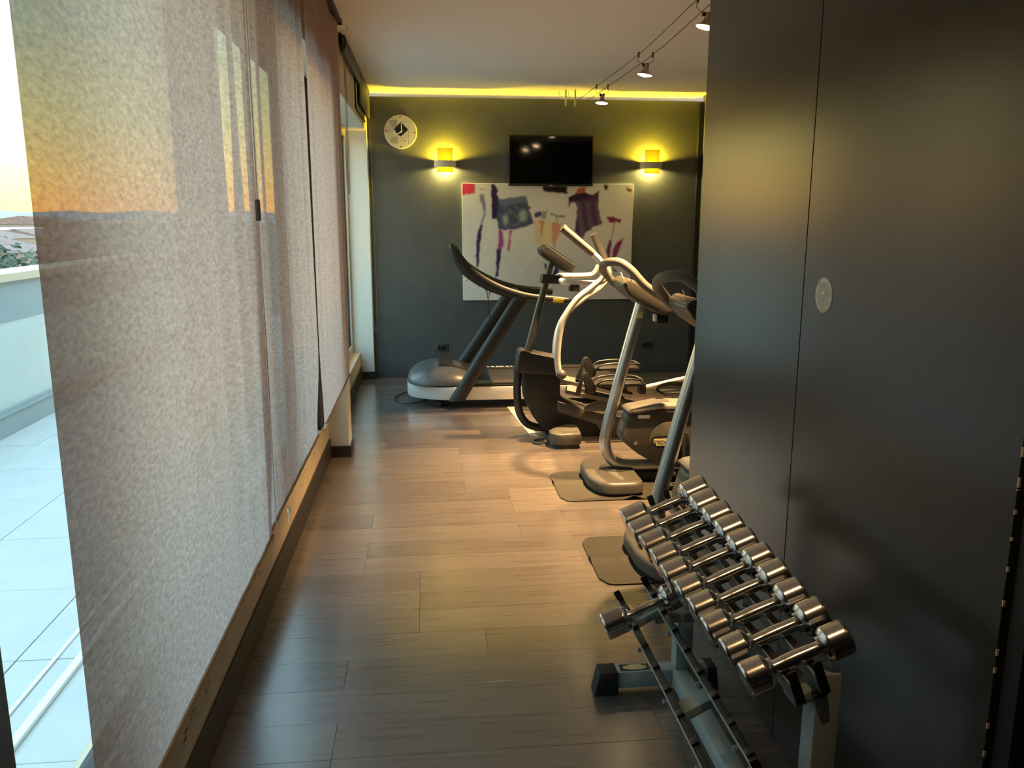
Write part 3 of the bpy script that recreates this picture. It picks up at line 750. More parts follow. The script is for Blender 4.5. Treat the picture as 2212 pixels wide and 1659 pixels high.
obj('belt', B(((.40, 6.76, .195), (1.60, 7.32, .204)), bev=.002), 'rubber', t)
for ya, yb in ((6.655, 6.75), (7.33, 7.425)):
    obj('foot_rail', B(((.36, ya, .194), (1.61, yb, .216)), bev=.006), 'mgrey', t)
bm = bm_new()
for xa, wd in ((.53, .012), (.565, .03), (.61, .07), (.70, .03), (.745, .012)): box(bm, (xa, 7.36, .2155), (xa + wd, 7.40, .2170))
obj('rail_marking', bm, 'wht', t)
obj('end_cap', B(((1.60, Y0 - .004, .075), (1.655, Y1 + .004, .205)), bev=.012), 'black', t)
for (yy, a, b) in ((6.595, (.222, .079), (.748, .925)), (7.455, (.235, .13), (.765, .905))):
    bm = bm_new(); d = (Vector((b[0], yy, b[1])) - Vector((a[0], yy, a[1])))
    loft(bm, [[tuple(Vector((a[0], yy, a[1])) + d * k + Vector((math.cos(2 * PI * q / 20) * rx, math.sin(2 * PI * q / 20) * .036, 0))) for q in range(20)] for k, rx in ((0, .066), (.5, .066), (1, .064))]); obj('upright', bm, 'dgrey', t)
rail = [(.205, 1.315), (.255, 1.215), (.345, 1.115), (.50, 1.018), (.66, .955), (.82, .918), (1.0, .898), (1.135, .886)]
for yy, nm in ((6.60, 'near'), (7.45, 'far')):
    bm = bm_new(); tube(bm, spline([(x, yy, z) for x, z in rail], 5), [.036, .048, .050, .046, .040, .034, .032, .027], 16, ry=.036); h = obj('handrail', bm, 'dgrey', t)
    if nm == 'near':
        bm = bm_new(); prism(bm, [(1.005, .882), (1.09, .876), (1.10, .905), (1.01, .912)], 6.565, 6.575, 'y', .002); obj('warning_tag', bm, 'tag', h)
bm = bm_new(); prism(bm, [(.185, 1.335), (.205, 1.345), (.40, 1.10), (.50, 1.035), (.46, 1.00), (.31, 1.10), (.19, 1.28)], 6.63, 7.42, 'y', .008); c_ = obj('console', bm, 'dgrey', t)
bm = bm_new(); prism(bm, [(.2065, 1.339), (.209, 1.336), (.388, 1.112), (.385, 1.112)], 6.72, 7.33, 'y'); obj('display', bm, 'screen', c_)
obj('front_bar', B(((.70, 6.62, .895), (.80, 7.43, .935)), bev=.015), 'dgrey', t)
bm = bm_new(); tube(bm, [(.33, 6.60, 1.085), (.30, 6.60, 1.055)], .009, 8); obj('holder_pin', bm, 'silver', t)
bm = bm_new(); tube(bm, spline([(.455, 6.58, 1.0), (.48, 6.575, .955), (.50, 6.575, .97), (.475, 6.575, .86), (.50, 6.575, .76), (.47, 6.58, .99)], 5), .003, 5); obj('safety_lanyard', bm, 'black', t)
for xx in (.075, 1.50):
    bm = bm_new(); tube(bm, [(xx, 6.70, .026), (xx, 6.74, .026)], .026, 16); tube(bm, [(xx, 7.34, .026), (xx, 7.38, .026)], .026, 16); box(bm, (xx - .02, 6.74, .02), (xx + .16, 6.80, .072)); box(bm, (xx - .02, 7.28, .02), (xx + .10, 7.34, .072)); obj('caster', bm, 'rubber', t)

# ================================================================== ELLIPTICAL
c = 5.75
t = thing('elliptical_trainer', (1.0, c, 0), 'dark elliptical trainer with two long pale swing arms', 'elliptical trainer')
bm = bm_new(); tube(bm, [(.700, c, .60), (.782, c, .93), (.872, c, 1.262)], [.028, .025, .022], 16); obj('column', bm, 'dsteel', t)
bm = bm_new(); prism(bm, rounded([(.776, 1.335), (.816, 1.366), (1.024, 1.228), (.994, 1.174), (.93, 1.190), (.79, 1.295)], .008, 3), c - .11, c + .11, 'y', .008); k_ = obj('console', bm, 'dgrey', t)
bm = bm_new(); prism(bm, [(.830, 1.360), (.832, 1.363), (1.012, 1.241), (1.010, 1.238)], c - .09, c + .09, 'y'); obj('display', bm, 'screen', k_)
bm = bm_new(); prism(bm, rounded([(.632, .640), (.90, .580), (.935, .560), (.935, .465), (.90, .455), (.613, .480)], .03, 4), c - .105, c + .105, 'y', .012); obj('collar', bm, 'dgrey', t)
bm = bm_new(); prism(bm, rounded([(.650, .49), (.925, .47), (.93, .29), (1.10, .21), (1.75, .035), (1.75, .0), (1.0, .0), (.83, .035), (.735, .15), (.675, .28)], .03, 4), c - .085, c + .085, 'y', .012); obj('shroud', bm, 'dgrey', t)
bm = bm_new(); tube(bm, spline([(.634, c, .50), (.628, c, .38), (.630, c, .27), (.645, c, .17), (.690, c, .095), (.760, c, .06), (.86, c, .05)], 6), .028, 14); obj('front_tube', bm, 'dsteel', t)
bm = bm_new(); prism(bm, [(.90, .275), (1.19, .185), (1.80, .045), (1.80, .0), (1.25, .0), (1.18, .10), (.90, .20)], c - .125, c - .085, 'y', .006); prism(bm, [(.90, .275), (1.19, .185), (1.80, .045), (1.80, .0), (1.25, .0), (1.18, .10), (.90, .20)], c + .085, c + .125, 'y', .006); obj('side_beam', bm, 'mgrey', t, 40)
for yy, s in ((c - .20, 1), (c + .20, -1)):
    dx = 0 if s > 0 else .02
    bm = bm_new(); tube(bm, [(.95 + dx, yy, .375), (1.16 + dx, yy, .325), (1.52, yy, .235)], [.030, .030, .024], 4, ry=.028); obj('foot_bar', bm, 'mgrey', t)
    z0 = .43 if s > 0 else .47; xa = 1.14 if s > 0 else 1.22
    bm = bm_new(); box(bm, (xa, yy - .072, z0 - .030), (xa + .34, yy + .072, z0 - .010), .006); p_ = obj('pedal', bm, 'black', t)
    bm = bm_new(); tube(bm, spline([(xa + .01, yy - .07, z0 - .012), (xa + .06, yy - .073, z0 + .016), (xa + .18, yy - .076, z0 + .026), (xa + .30, yy - .070, z0 + .018), (xa + .345, yy - .03, z0 + .006), (xa + .345, yy + .03, z0 + .006), (xa + .30, yy + .07, z0 + .018), (xa + .18, yy + .076, z0 + .026), (xa + .06, yy + .073, z0 + .016), (xa + .01, yy + .07, z0 - .012)], 4), .007, 6); obj('pedal_rim', bm, 'dgrey', p_)
    bm = bm_new(); prism(bm, rounded([(xa - .085, z0 + .065), (xa - .045, z0 + .068), (xa + .02, z0 - .03), (xa + .015, z0 - .08), (xa - .05, z0 - .09)], .02, 4), yy - .03, yy + .0, 'y', .006); obj('crank_link', bm, 'black', t)
    bm = bm_new(); prism(bm, rounded([(xa - .082, z0 + .060), (xa - .062, z0 + .06), (xa - .10, z0 - .10), (xa - .135, z0 - .09)], .012, 3), yy - .033, yy - .003, 'y', .004); obj('crank_arm', bm, 'dgrey', t)
bm = bm_new(); tube(bm, [(1.48, c - .20, .372), (1.95, c - .20, .47)], .017, 12); obj('drive_rod', bm, 'silver', t)
bm = bm_new(); box(bm, (1.465, c - .24, .335), (1.51, c - .16, .415), .006); obj('rod_clamp', bm, 'black', t)
bm = bm_new(); prism(bm, rounded([(1.085, .222), (1.10, .250), (1.19, .275), (1.32, .335), (1.355, .330), (1.40, .205), (1.10, .205)], .018, 4), c - .17, c - .13, 'y', .005); obj('roller_bracket', bm, 'mgrey', t)
# base foot
bm = bm_new(); prism(bm, rounded([(.815, 5.40), (.865, 5.345), (1.03, 5.355), (1.045, 5.62), (.96, 5.64), (.82, 5.50)], .03, 4), .026, .105, 'z', .012); obj('foot_cover', bm, 'mgrey', t)
bm = bm_new(); prism(bm, rounded([(.825, 5.41), (.87, 5.36), (1.02, 5.365), (1.035, 6.10), (.83, 6.10)], .02, 3), .0, .03, 'z'); box(bm, (.87, 5.55, .03), (1.0, 6.10, .085), .01); obj('cross_base', bm, 'black', t)
bm = bm_new(); tube(bm, spline([(.86, 5.45, .05), (.80, 5.44, .03), (.755, 5.47, .012), (.72, 5.52, .008), (.74, 5.58, .008), (.80, 5.56, .02)], 5), .008, 6); obj('coiled_lead', bm, 'black', t)
# arms
near = [(.896, c - .23, .480), (.880, c - .23, .60), (.892, c - .23, .76), (.925, c - .23, .88), (1.01, c - .23, 1.005), (1.11, c - .23, 1.085), (1.175, c - .23, 1.145), (1.190, c - .23, 1.205), (1.165, c - .23, 1.262), (1.115, c - .23, 1.312)]
far = [(.935, c + .23, .475), (.938, c + .23, .63), (.965, c + .23, .76), (1.03, c + .23, .87), (1.145, c + .23, .968), (1.265, c + .23, 1.045), (1.325, c + .23, 1.125), (1.318, c + .23, 1.195), (1.290, c + .23, 1.250)]
for P, g0, g1 in ((near, (1.115, 1.312), (.902, 1.484)), (far, (1.300, 1.230), (1.208, 1.432))):
    yy = P[0][1]
    bm = bm_new(); tube(bm, spline(P, 5), .0225, 14); a_ = obj('swing_arm', bm, 'silver', t)
    bm = bm_new(); A = Vector((g0[0], yy, g0[1])); Bq = Vector((g1[0], yy, g1[1]))
    tube(bm, [A, A.lerp(Bq, .1), A.lerp(Bq, .9), Bq], [.024, .027, .027, .031], 14); obj('grip', bm, 'grip', a_)
    bm = bm_new(); bmesh.ops.create_uvsphere(bm, u_segments=18, v_segments=12, radius=.034, matrix=Matrix.Translation((P[0][0] + .012, yy - .02, .49))); tube(bm, [(P[0][0] + .01, yy - .01, .49), (P[0][0] + .01, c, .49)], .018, 10); obj('pivot', bm, 'mgrey', a_)
bm = bm_new(); prism(bm, rounded([(.80, 1.165), (.93, 1.148), (.93, 1.095), (.79, 1.10)], .012, 3), c - .05, c + .05, 'y', .006); obj('handle_bracket', bm, 'dgrey', t)
bm = bm_new(); tube(bm, spline([(.93, c - .04, 1.125), (.925, c - .13, 1.118), (.97, c - .17, 1.112), (1.12, c - .17, 1.11), (1.20, c - .165, 1.125), (1.235, c - .15, 1.19)], 6), .020, 12); tube(bm, spline([(.93, c + .04, 1.135), (.935, c + .13, 1.138), (.98, c + .17, 1.138), (1.12, c + .17, 1.138), (1.20, c + .165, 1.15), (1.235, c + .15, 1.21)], 6), .020, 12); obj('fixed_handlebar', bm, 'silver', t)
bm = bm_new(); box(bm, (.965, c - .20, 1.055), (1.035, c - .14, 1.10), .008); obj('sensor_box', bm, 'black', t)
bm = bm_new(); tube(bm, [(1.195, c - .165, 1.17), (1.198, c - .165, 1.27)], .013, 10); obj('sensor_post', bm, 'silver', t)
# thin cream sheet on the floor, seen behind the front tube
bm = bm_new(); prism(bm, [(.640, 6.66), (.722, 5.74), (.775, 5.70), (.72, 6.66)], .0005, .0035, 'z')
tag(obj('floor_sheet', bm, 'cream'), 'pale floor strip lying under the nose of the elliptical trainer', 'floor strip')

# ================================================================== BIKES
def bike(c):
    t = thing('exercise_bike', (1.35, c, .012), 'silver-grey exercise bike in the middle, showing its round side cover', 'exercise bike', 'upright exercise bikes on dark mats')
    o0 = c - 4.64
    def q(x, y, z): return (x, y + o0, z)
    bm = bm_new(); tube(bm, spline([q(1.232, 4.64, 1.095), q(1.150, 4.64, .78), q(1.082, 4.64, .50), q(1.040, 4.64, .32), q(1.032, 4.64, .24), q(1.052, 4.64, .165), q(1.105, 4.64, .115), q(1.19, 4.64, .098), q(1.40, 4.64, .094), q(1.80, 4.64, .09)], 6), .034, 18); col_ = obj('column', bm, 'steel', t, 60)
    bm = bm_new(); box(bm, q(1.192, 4.600, .985), q(1.225, 4.6055, 1.022), .001); obj('column_label', bm, 'gold', col_)
    # console
    bm = bm_new(); prism(bm, rounded([(1.075, 1.185), (1.115, 1.220), (1.165, 1.200), (1.40, 1.070), (1.408, 1.040), (1.33, 1.005), (1.21, 1.060), (1.12, 1.12)], .02, 4), c - .14, c + .14, 'y', .014); k_ = obj('console', bm, 'mgrey', t)
    bm = bm_new(); prism(bm, [(1.170, 1.201), (1.172, 1.204), (1.385, 1.085), (1.383, 1.082)], c - .10, c + .10, 'y'); obj('display', bm, 'screen', k_)
    bm = bm_new(); box(bm, q(1.30, 4.56, .955), q(1.365, 4.64, 1.01), .006); obj('reader_box', bm, 'black', k_)
    bm = bm_new(); box(bm, q(1.270, 4.53, .975), q(1.288, 4.55, 1.015), .003); obj('reader_tab', bm, 'wht', k_)
    # handlebar loop
    H = [q(1.362, 4.46, 1.078), q(1.215, 4.45, 1.168), q(1.165, 4.45, 1.212), q(1.115, 4.46, 1.268), q(1.06, 4.49, 1.308), q(1.012, 4.54, 1.308), q(.996, 4.62, 1.290), q(1.015, 4.72, 1.255), q(1.055, 4.78, 1.215), q(1.10, 4.80, 1.172), q(1.16, 4.80, 1.14), q(1.215, 4.83, 1.168), q(1.362, 4.82, 1.078)]
    bm = bm_new(); tube(bm, spline(H, 5), .0235, 14); obj('handlebar', bm, 'grip', t, 70)
    bm = bm_new(); tube(bm, spline([q(1.08, 4.56, 1.25), q(1.10, 4.56, 1.21), q(1.115, 4.58, 1.18)], 4), .0025, 6); obj('sensor_lead', bm, 'wht', t)
    # body
    bm = bm_new(); prism(bm, rounded([(1.155, .435), (1.11, .275), (1.20, .195), (1.40, .075), (1.78, .075), (1.88, .20), (1.88, .435), (1.56, .447), (1.33, .455)], .035, 5), c - .085, c + .085, 'y', .02, 3); b_ = obj('body_shell', bm, 'mgrey', t, 50)
    bm = bm_new(); prism(bm, rounded([(1.145, .432), (1.165, .455), (1.34, .485), (1.58, .478), (1.90, .462), (1.90, .430), (1.58, .444), (1.33, .452)], .012, 3), c - .10, c + .10, 'y', .012, 3); obj('top_cover', bm, 'grip', b_)
    bm = bm_new(); box(bm, q(1.205, 4.551, .405), q(1.275, 4.5545, .425)); obj('shell_sticker', bm, 'wht', b_)
    bm = bm_new(); tube(bm, [q(1.195, 4.556, .255), q(1.195, 4.550, .255)], .009, 10); obj('bolt', bm, 'steel', b_)
    # round cover with badge
    cx_, cz_ = 1.398, .262
    bm = bm_new(); lathe(bm, [(0, 0), (0, .122), (.006, .122), (.010, .116), (.010, 0)], 40, Matrix.Translation((cx_, c - .084, cz_)) @ Matrix.Rotation(-PI / 2, 4, 'Z')); d_ = obj('round_cover', bm, 'mgrey', t)
    bm = bm_new(); prism(bm, rounded([(cx_ - .115, cz_ - .038), (cx_ + .115, cz_ - .038), (cx_ + .115, cz_ + .038), (cx_ - .115, cz_ + .038)], .038, 6), c - .0965, c - .0935, 'y'); obj('badge_field', bm, 'dgrey', d_)
    bm = bm_new(); prism(bm, [(cx_ - .098, cz_ - .004), (cx_ - .098, cz_ + .020), (cx_ + .098, cz_ + .020), (cx_ + .098, cz_ - .004), (cx_ + .082, cz_ - .022), (cx_ - .082, cz_ - .022), (cx_ - .088, cz_ - .004)], c - .0985, c - .0965, 'y'); obj('badge_plate', bm, 'gold', d_)
    bm = bm_new(); text_mesh(bm, 'TECHNOGYM', .030, Matrix.Translation((cx_, c - .0990, cz_ - .001)) @ FRONT); obj('badge_letters', bm, 'brown', d_, 0)
    # pedals and strap
    for s in (-1, 1):
        yy = c + s * .16; zz = .50 if s > 0 else .10
        bm = bm_new(); box(bm, (1.42, yy - .05, zz - .012), (1.55, yy + .05, zz + .012), .005); p_ = obj('pedal', bm, 'black', t)
        bm = bm_new(); tube(bm, spline([(1.40, yy - .05, zz), (1.36, yy - .045, zz + .035), (1.46, yy, zz + .055), (1.60, yy + .03, zz + .030), (1.64, yy + .04, zz + .005)], 6), .012, 4, ry=.03); obj('pedal_strap', bm, 'black', p_)
        bm = bm_new(); tube(bm, [(1.48, c + s * .11, zz), (1.48, yy, zz)], .010, 8); tube(bm, [(1.48, c + s * .115, zz), (1.48, c + s * .115, .30)], .014, 8); tube(bm, [(1.48, c + s * .07, .30), (1.48, c + s * .12, .30)], .02, 10); obj('crank', bm, 'dsteel', t)
    # saddle and post (hidden behind the wall from the photograph's side)
    bm = bm_new(); tube(bm, [q(1.80, 4.64, .44), q(1.86, 4.64, .90)], .028, 14); obj('seat_post', bm, 'steel', t)
    bm = bm_new(); prism(bm, rounded([(1.68, 4.61), (1.72, 4.59), (1.90, 4.52), (1.99, 4.52), (2.0, 4.64), (1.99, 4.76), (1.90, 4.76), (1.72, 4.69), (1.68, 4.67)], .03, 4), .90, .965, 'z', .015) if False else None
    pts = [(p[0], p[1] + o0) for p in rounded([(1.68, 4.61), (1.72, 4.59), (1.90, 4.52), (1.99, 4.52), (2.0, 4.64), (1.99, 4.76), (1.90, 4.76), (1.72, 4.69), (1.68, 4.67)], .03, 3)]
    prism(bm, pts, .90, .965, 'z', .012); obj('saddle', bm, 'black', t)
    # foot cover: horseshoe nose round the column
    foot = [(p[0], p[1] + o0) for p in rounded([(1.205, 4.335), (1.205, 4.50), (1.205, 4.78), (1.205, 4.945), (1.02, 4.945), (.905, 4.80), (.905, 4.48), (.965, 4.335)], .07, 6)]
    def sc(pl, s): return [(1.08 + (p[0] - 1.08) * s, c + (p[1] - c) * s) for p in pl]
    bm = bm_new(); loft(bm, [[(*p, .024) for p in sc(foot, 1.0)], [(*p, .062) for p in sc(foot, .99)], [(*p, .078) for p in sc(foot, .965)], [(*p, .084) for p in sc(foot, .92)]]); f_ = obj('foot_cover', bm, 'mgrey', t, 45)
    bm = bm_new(); prism(bm, [(1.10 + .10 * math.cos(a), c + .085 * math.sin(a)) for a in [2 * PI * k / 24 for k in range(24)]], .080, .0865, 'z'); obj('recess_shade_disc', bm, 'dgrey', f_)  # shade of the recess round the column, put in as a flat dark disc
    bm = bm_new(); prism(bm, sc(foot, .97), .012, .024, 'z'); box(bm, q(1.15, 4.60, .013), q(1.98, 4.68, .06), .004); obj('underside', bm, 'rubber', t)
    bm = bm_new(); box(bm, q(1.88, 4.36, .013), q(2.0, 4.92, .09), .012); obj('rear_foot', bm, 'mgrey', t)
    return t
b2 = bike(4.64)
b1 = copy_tree(b2); b1.location = (1.35, 3.50, .012)
b1['label'] = 'nearest exercise bike, mostly hidden behind the dark wall and dumbbell rack'
def mat_thing(y0, y1, crease, label):
    bm = bm_new(); x0, x1 = .722, 2.05
    nx, ny = 46, 20; r = .07; top = []
    for i in range(nx + 1):
        colv = []
        for j in range(ny + 1):
            u = i / nx; v = j / ny; x = x0 + (x1 - x0) * u; y = y0 + (y1 - y0) * v
            # rounded corners at the near end
            if x < x0 + r:
                for yc, sgn in ((y0 + r, -1), (y1 - r, 1)):
                    if (y - yc) * sgn > 0:
                        h = math.sqrt(max(0, 1 - ((x0 + r - x) / r) ** 2)) * r
                        y = yc + sgn * min(abs(y - yc), r) / r * h
            z = .006 + .016 * math.exp(-((v - crease) / .045) ** 2) * max(0, 1 - u * 1.6)
            if v < .12: z += .022 * math.exp(-((x - 1.13) / .035) ** 2) * (1 - v / .12)
            colv.append((x, y, z))
        top.append(colv)
    V = [[bm.verts.new(p) for p in cv] for cv in top]; W = [[bm.verts.new((p[0], p[1], p[2] - .005)) for p in cv] for cv in top]
    for i in range(nx):
        for j in range(ny):
            bm.faces.new((V[i][j], V[i + 1][j], V[i + 1][j + 1], V[i][j + 1])); bm.faces.new((W[i][j], W[i][j + 1], W[i + 1][j + 1], W[i + 1][j]))
    for i in range(nx): bm.faces.new((V[i][0], W[i][0], W[i + 1][0], V[i + 1][0])); bm.faces.new((V[i][ny], V[i + 1][ny], W[i + 1][ny], W[i][ny]))
    for j in range(ny): bm.faces.new((V[0][j], V[0][j + 1], W[0][j + 1], W[0][j])); bm.faces.new((V[nx][j], W[nx][j], W[nx][j + 1], V[nx][j + 1]))
    bmesh.ops.remove_doubles(bm, verts=bm.verts, dist=.0002)
    tag(obj('floor_mat', bm, 'mat_', None, 50), label, 'mat', 'mats under the bikes')
mat_thing(4.295, 4.835, .62, 'rounded dark mat with a crease, under the middle bike')
mat_thing(3.232, 3.770, .50, 'rounded dark mat with a crease, nearest the dumbbell rack')

# ================================================================== DUMBBELL RACK
t = thing('dumbbell_rack', (.75, 1.97, 0), 'pale grey-blue two tier dumbbell rack standing along the dark wall', 'dumbbell rack')
PY0, PY1 = 1.49, 2.475
obj('base_beam', B(((.785, PY0 + .055, .022), (.838, PY1 - .055, .080)), bev=.003), 'rack', t)
for y0 in (PY0, PY1 - .055):
    u_ = obj('upright', B(((.795, y0, .08), (.850, y0 + .055, .612)), bev=.003), 'rack', t)
    f_ = obj('foot', B(((.592, y0, .022), (.92, y0 + .055, .080)), bev=.003), 'rack', t)
    bm = bm_new(); prism(bm, [(.522, 0), (.605, 0), (.600, .083), (.540, .083)], y0 - .005, y0 + .060, 'y', .004); obj('rubber_cap', bm, 'rubber', f_)
    bm = bm_new(); prism(bm, [(.905, 0), (.945, 0), (.935, .083), (.905, .083)], y0 - .005, y0 + .060, 'y', .004); obj('rubber_cap', bm, 'rubber', f_)
    if y0 > 2:
        bm = bm_new(); box(bm, (.612, y0 + .008, .0800), (.712, y0 + .047, .0812)); l_ = obj('label', bm, 'dgrey', f_)
        bm = bm_new(); prism(bm, [(.624, y0 + .020), (.640, y0 + .016), (.646, y0 + .012), (.684, y0 + .012), (.690, y0 + .016), (.702, y0 + .020), (.702, y0 + .034), (.690, y0 + .038), (.684, y0 + .043), (.646, y0 + .043), (.640, y0 + .038), (.624, y0 + .034)], .0812, .0818, 'z')
        text_mesh(bm, 'TECHNOGYM', .0125, Matrix.Translation((.663, y0 + .0275, .0822)) @ Matrix.Rotation(PI, 4, 'Z'), .0002); obj('label_plate', bm, 'gold', f_)
# tiers: each has two rails set at a tilt, on three cross arms
def tier(x0, z0, x1, z1, y0, y1, arms, post_x, notch):
    d = Vector((x1 - x0, 0, z1 - z0)).normalized(); n = Vector((-d.z, 0, d.x))
    for nm, (xx, zz) in (('front', (x0, z0)), ('rear', (x1, z1))):
        p = Vector((xx, 0, zz)); h = .024
        bm = bm_new()
        poly = [p - d * .011 - n * h, p - d * .011 + n * h, p - d * .007 + n * h, p - d * .007 - n * (h - .004), p + d * .011 - n * (h - .004), p + d * .011 - n * h]
        prism(bm, [(v.x, v.z) for v in poly], y0, y1, 'y'); r_ = obj('rail', bm, 'rack', t, 0)
        bm = bm_new(); poly = [p - d * .006 - n * (h - .004), p - d * .006 + n * (h - .003), p + d * .010 + n * (h - .003), p + d * .010 - n * (h - .004)]
        prism(bm, [(v.x, v.z) for v in poly], y0 + .002, y1 - .002, 'y', .001); s_ = obj('saddle_strip', bm, 'dgrey', r_)
        dv = None
        for k in (notch if isinstance(notch, list) else [y0 + .055 + notch * q for q in range(int((y1 - y0 - .075) / notch) + 1)]):
            if dv is None:
                poly = [p - d * .0065 + n * (h - .008), p - d * .0065 + n * (h + .004), p + d * .012 + n * (h + .004), p + d * .012 + n * (h - .008)]
                bm = bm_new(); prism(bm, [(v.x, v.z) for v in poly], k - .010, k + .010, 'y', .001); dv = obj('divider', bm, 'black', r_); k0 = k
            else:
                e = dv.copy(); C.objects.link(e); e.parent = r_; e.location.y = k - k0
        k = y0 + .12; rb = None
        while k < y1:
            if rb is None:
                bm = bm_new(); q = p - d * .011; tube(bm, [(q.x, k, q.z - .008), (q.x - .010, k, q.z - .008)], .007, 8); rb = obj('rail_bolt', bm, 'steel', r_); k0 = k
            else:
                e = rb.copy(); C.objects.link(e); e.parent = r_; e.location.y = k - k0
            k += .26
        # upturned end stops
        for ye, sg in ((y0, -1), (y1, 1)):
            bm = bm_new(); poly = [p - d * .010 - n * h, p - d * .010 + n * (h + .03), p + d * .010 + n * (h + .03), p + d * .010 - n * h]
            prism(bm, [(v.x, v.z) for v in poly], min(ye, ye + sg * .006), max(ye, ye + sg * .006), 'y', .002); obj('end_stop', bm, 'black', r_)
    for ya in arms:
        bm = bm_new(); a = Vector((x0, 0, z0)) - d * .010 - n * .036; b = Vector((x1, 0, z1)) + d * .012 - n * .036
        poly = [a - n * .012, a + n * .012, b + n * .012, b - n * .012]; prism(bm, [(v.x, v.z) for v in poly], ya, ya + .055, 'y', .002)
        if post_x:
            box(bm, (b.x - .02, ya, b.z - .012), (post_x, ya + .055, b.z + .012), .002)
        obj('cross_arm', bm, 'rack', t)
ys = [2.470, 2.355, 2.250, 2.145, 2.040, 1.938, 1.840, 1.735, 1.635, 1.528]
tier(.745, .588, .797, .608, PY0 - .02, 2.56, (PY0, PY1 - .055), None, [(a + b) / 2 - .008 for a, b in zip(ys, ys[1:])])
tier(.598, .350, .682, .395, PY0 - .02, 2.36, (PY0, 1.80, 2.28), None, .110)
bm = bm_new()
bm.free()
for ya in (PY0, 2.28): obj('arm_brace', B(((.68, ya + .005, .32), (.82, ya + .05, .352)), bev=.002), 'rack', t)

# dumbbells: built along local X, origin at the middle of the handle
def dumbbell_parts(root, r, hl, gap, hr):
    inner = gap / 2
    bm = bm_new(); lathe(bm, [(-inner, hr * 1.05), (-inner * .82, hr * .92), (-inner * .4, hr), (0, hr * 1.06), (inner * .4, hr), (inner * .82, hr * .92), (inner, hr * 1.05)], 20); me = [('handle', bm)]
    for s in (-1, 1):
        bm = bm_new(); m_ = Matrix.Identity(4) if s > 0 else Matrix.Rotation(PI, 4, 'Z')
        lathe(bm, [(inner - .008, 0), (inner - .008, hr * 1.35), (inner, hr * 1.45), (inner, r * .76), (inner + .002, r * .82), (inner + .009, r * .965), (inner + .012, r), (inner + .015, r), (inner + hl - .009, r), (inner + hl - .006, r), (inner + hl - .002, r * .965), (inner + hl, r * .90), (inner + hl, r * .86), (inner + hl, r * .3), (inner + hl - .002, 0)], 40, m_); me.append(('head', bm))
    for nm, bm in me:
        mm = bpy.data.meshes.new(nm); bm.to_mesh(mm); bm.free(); mm.polygons.foreach_set('use_smooth', [True] * len(mm.polygons)); mm.set_sharp_from_angle(angle=math.radians(34)); mm.materials.append(M['chrome'])
        o = bpy.data.objects.new(nm, mm); C.objects.link(o); o.parent = root
ys = [2.470, 2.355, 2.250, 2.145, 2.040, 1.938, 1.840, 1.735, 1.635, 1.528]
ords = ['tenth', 'ninth', 'eighth', 'seventh', 'sixth', 'fifth', 'fourth', 'third', 'second', 'first']
G = 'chrome dumbbells on the upper tier'
tilt = math.atan2(.073, .19)
for i, y in enumerate(ys):
    if i == 0: lb = 'largest chrome dumbbell, at the far end of the upper tier'
    elif i == 9: lb = 'smallest chrome dumbbell of the upper tier, at its near end'
    else: lb = '%s chrome dumbbell from the near end of the upper tier' % ords[i]
    f = 1 - i / 9
    xc = .752 - (.004 if i % 3 == 1 else 0) + .0008 * i; zc = .6385
    d_ = thing('dumbbell', (0, 0, 0), lb, 'dumbbell', G); dumbbell_parts(d_, .0375 + .0100 * f, .059 + .026 * f, .120, .0160)
    d_.location = (xc, y - .008, zc); d_.rotation_euler = (random.uniform(0, 1.5), -tilt * 1.08, random.uniform(-.012, .012))
d_ = thing('dumbbell', (.613, 2.165, .437), 'single smaller chrome dumbbell on the lower tier', 'dumbbell'); dumbbell_parts(d_, .040, .076, .112, .0145); d_.rotation_euler = (.3, -.42, 0)

# ================================================================== CABLE LIGHTS
for k, x in enumerate((1.35, 1.44)):
    bm = bm_new(); tube(bm, spline([(x, 3.06, 2.64), (x, 4.22, 2.604), (x, 5.33, 2.556), (x, 6.67, 2.560), (x, 7.40, 2.566), (x - .02, 7.79, 2.60)], 6), .0026, 6)
    tag(obj('light_cable', bm, 'cable'), ('left' if k == 0 else 'right') + ' of the two thin low voltage cables under the ceiling', 'cable', 'low voltage light cables')
for k, x in enumerate((1.298, 1.386)):
    t = thing('cable_anchor', (x, 7.83, 2.70), ('left' if k == 0 else 'right') + ' grey anchor rod of the light cables by the end wall', 'anchor', 'cable anchor rods')
    bm = bm_new(); tube(bm, [(x, 7.83, 2.70), (x, 7.83, 2.555)], .0085, 12); obj('rod', bm, 'steel', t)
    bm = bm_new(); tube(bm, [(x - .05, 7.90, 2.70), (x - .05, 7.90, 2.665)], .003, 6); tube(bm, [(x - .05, 7.90, 2.665), (x - .03, 7.87, 2.62)], .003, 6); lathe(bm, [(0, 0), (0, .010), (.006, .006), (.012, 0)], 10, Matrix.Translation((x - .05, 7.90, 2.675)) @ Matrix.Rotation(PI / 2, 4, 'Y')); obj('hook', bm, 'steel', t)
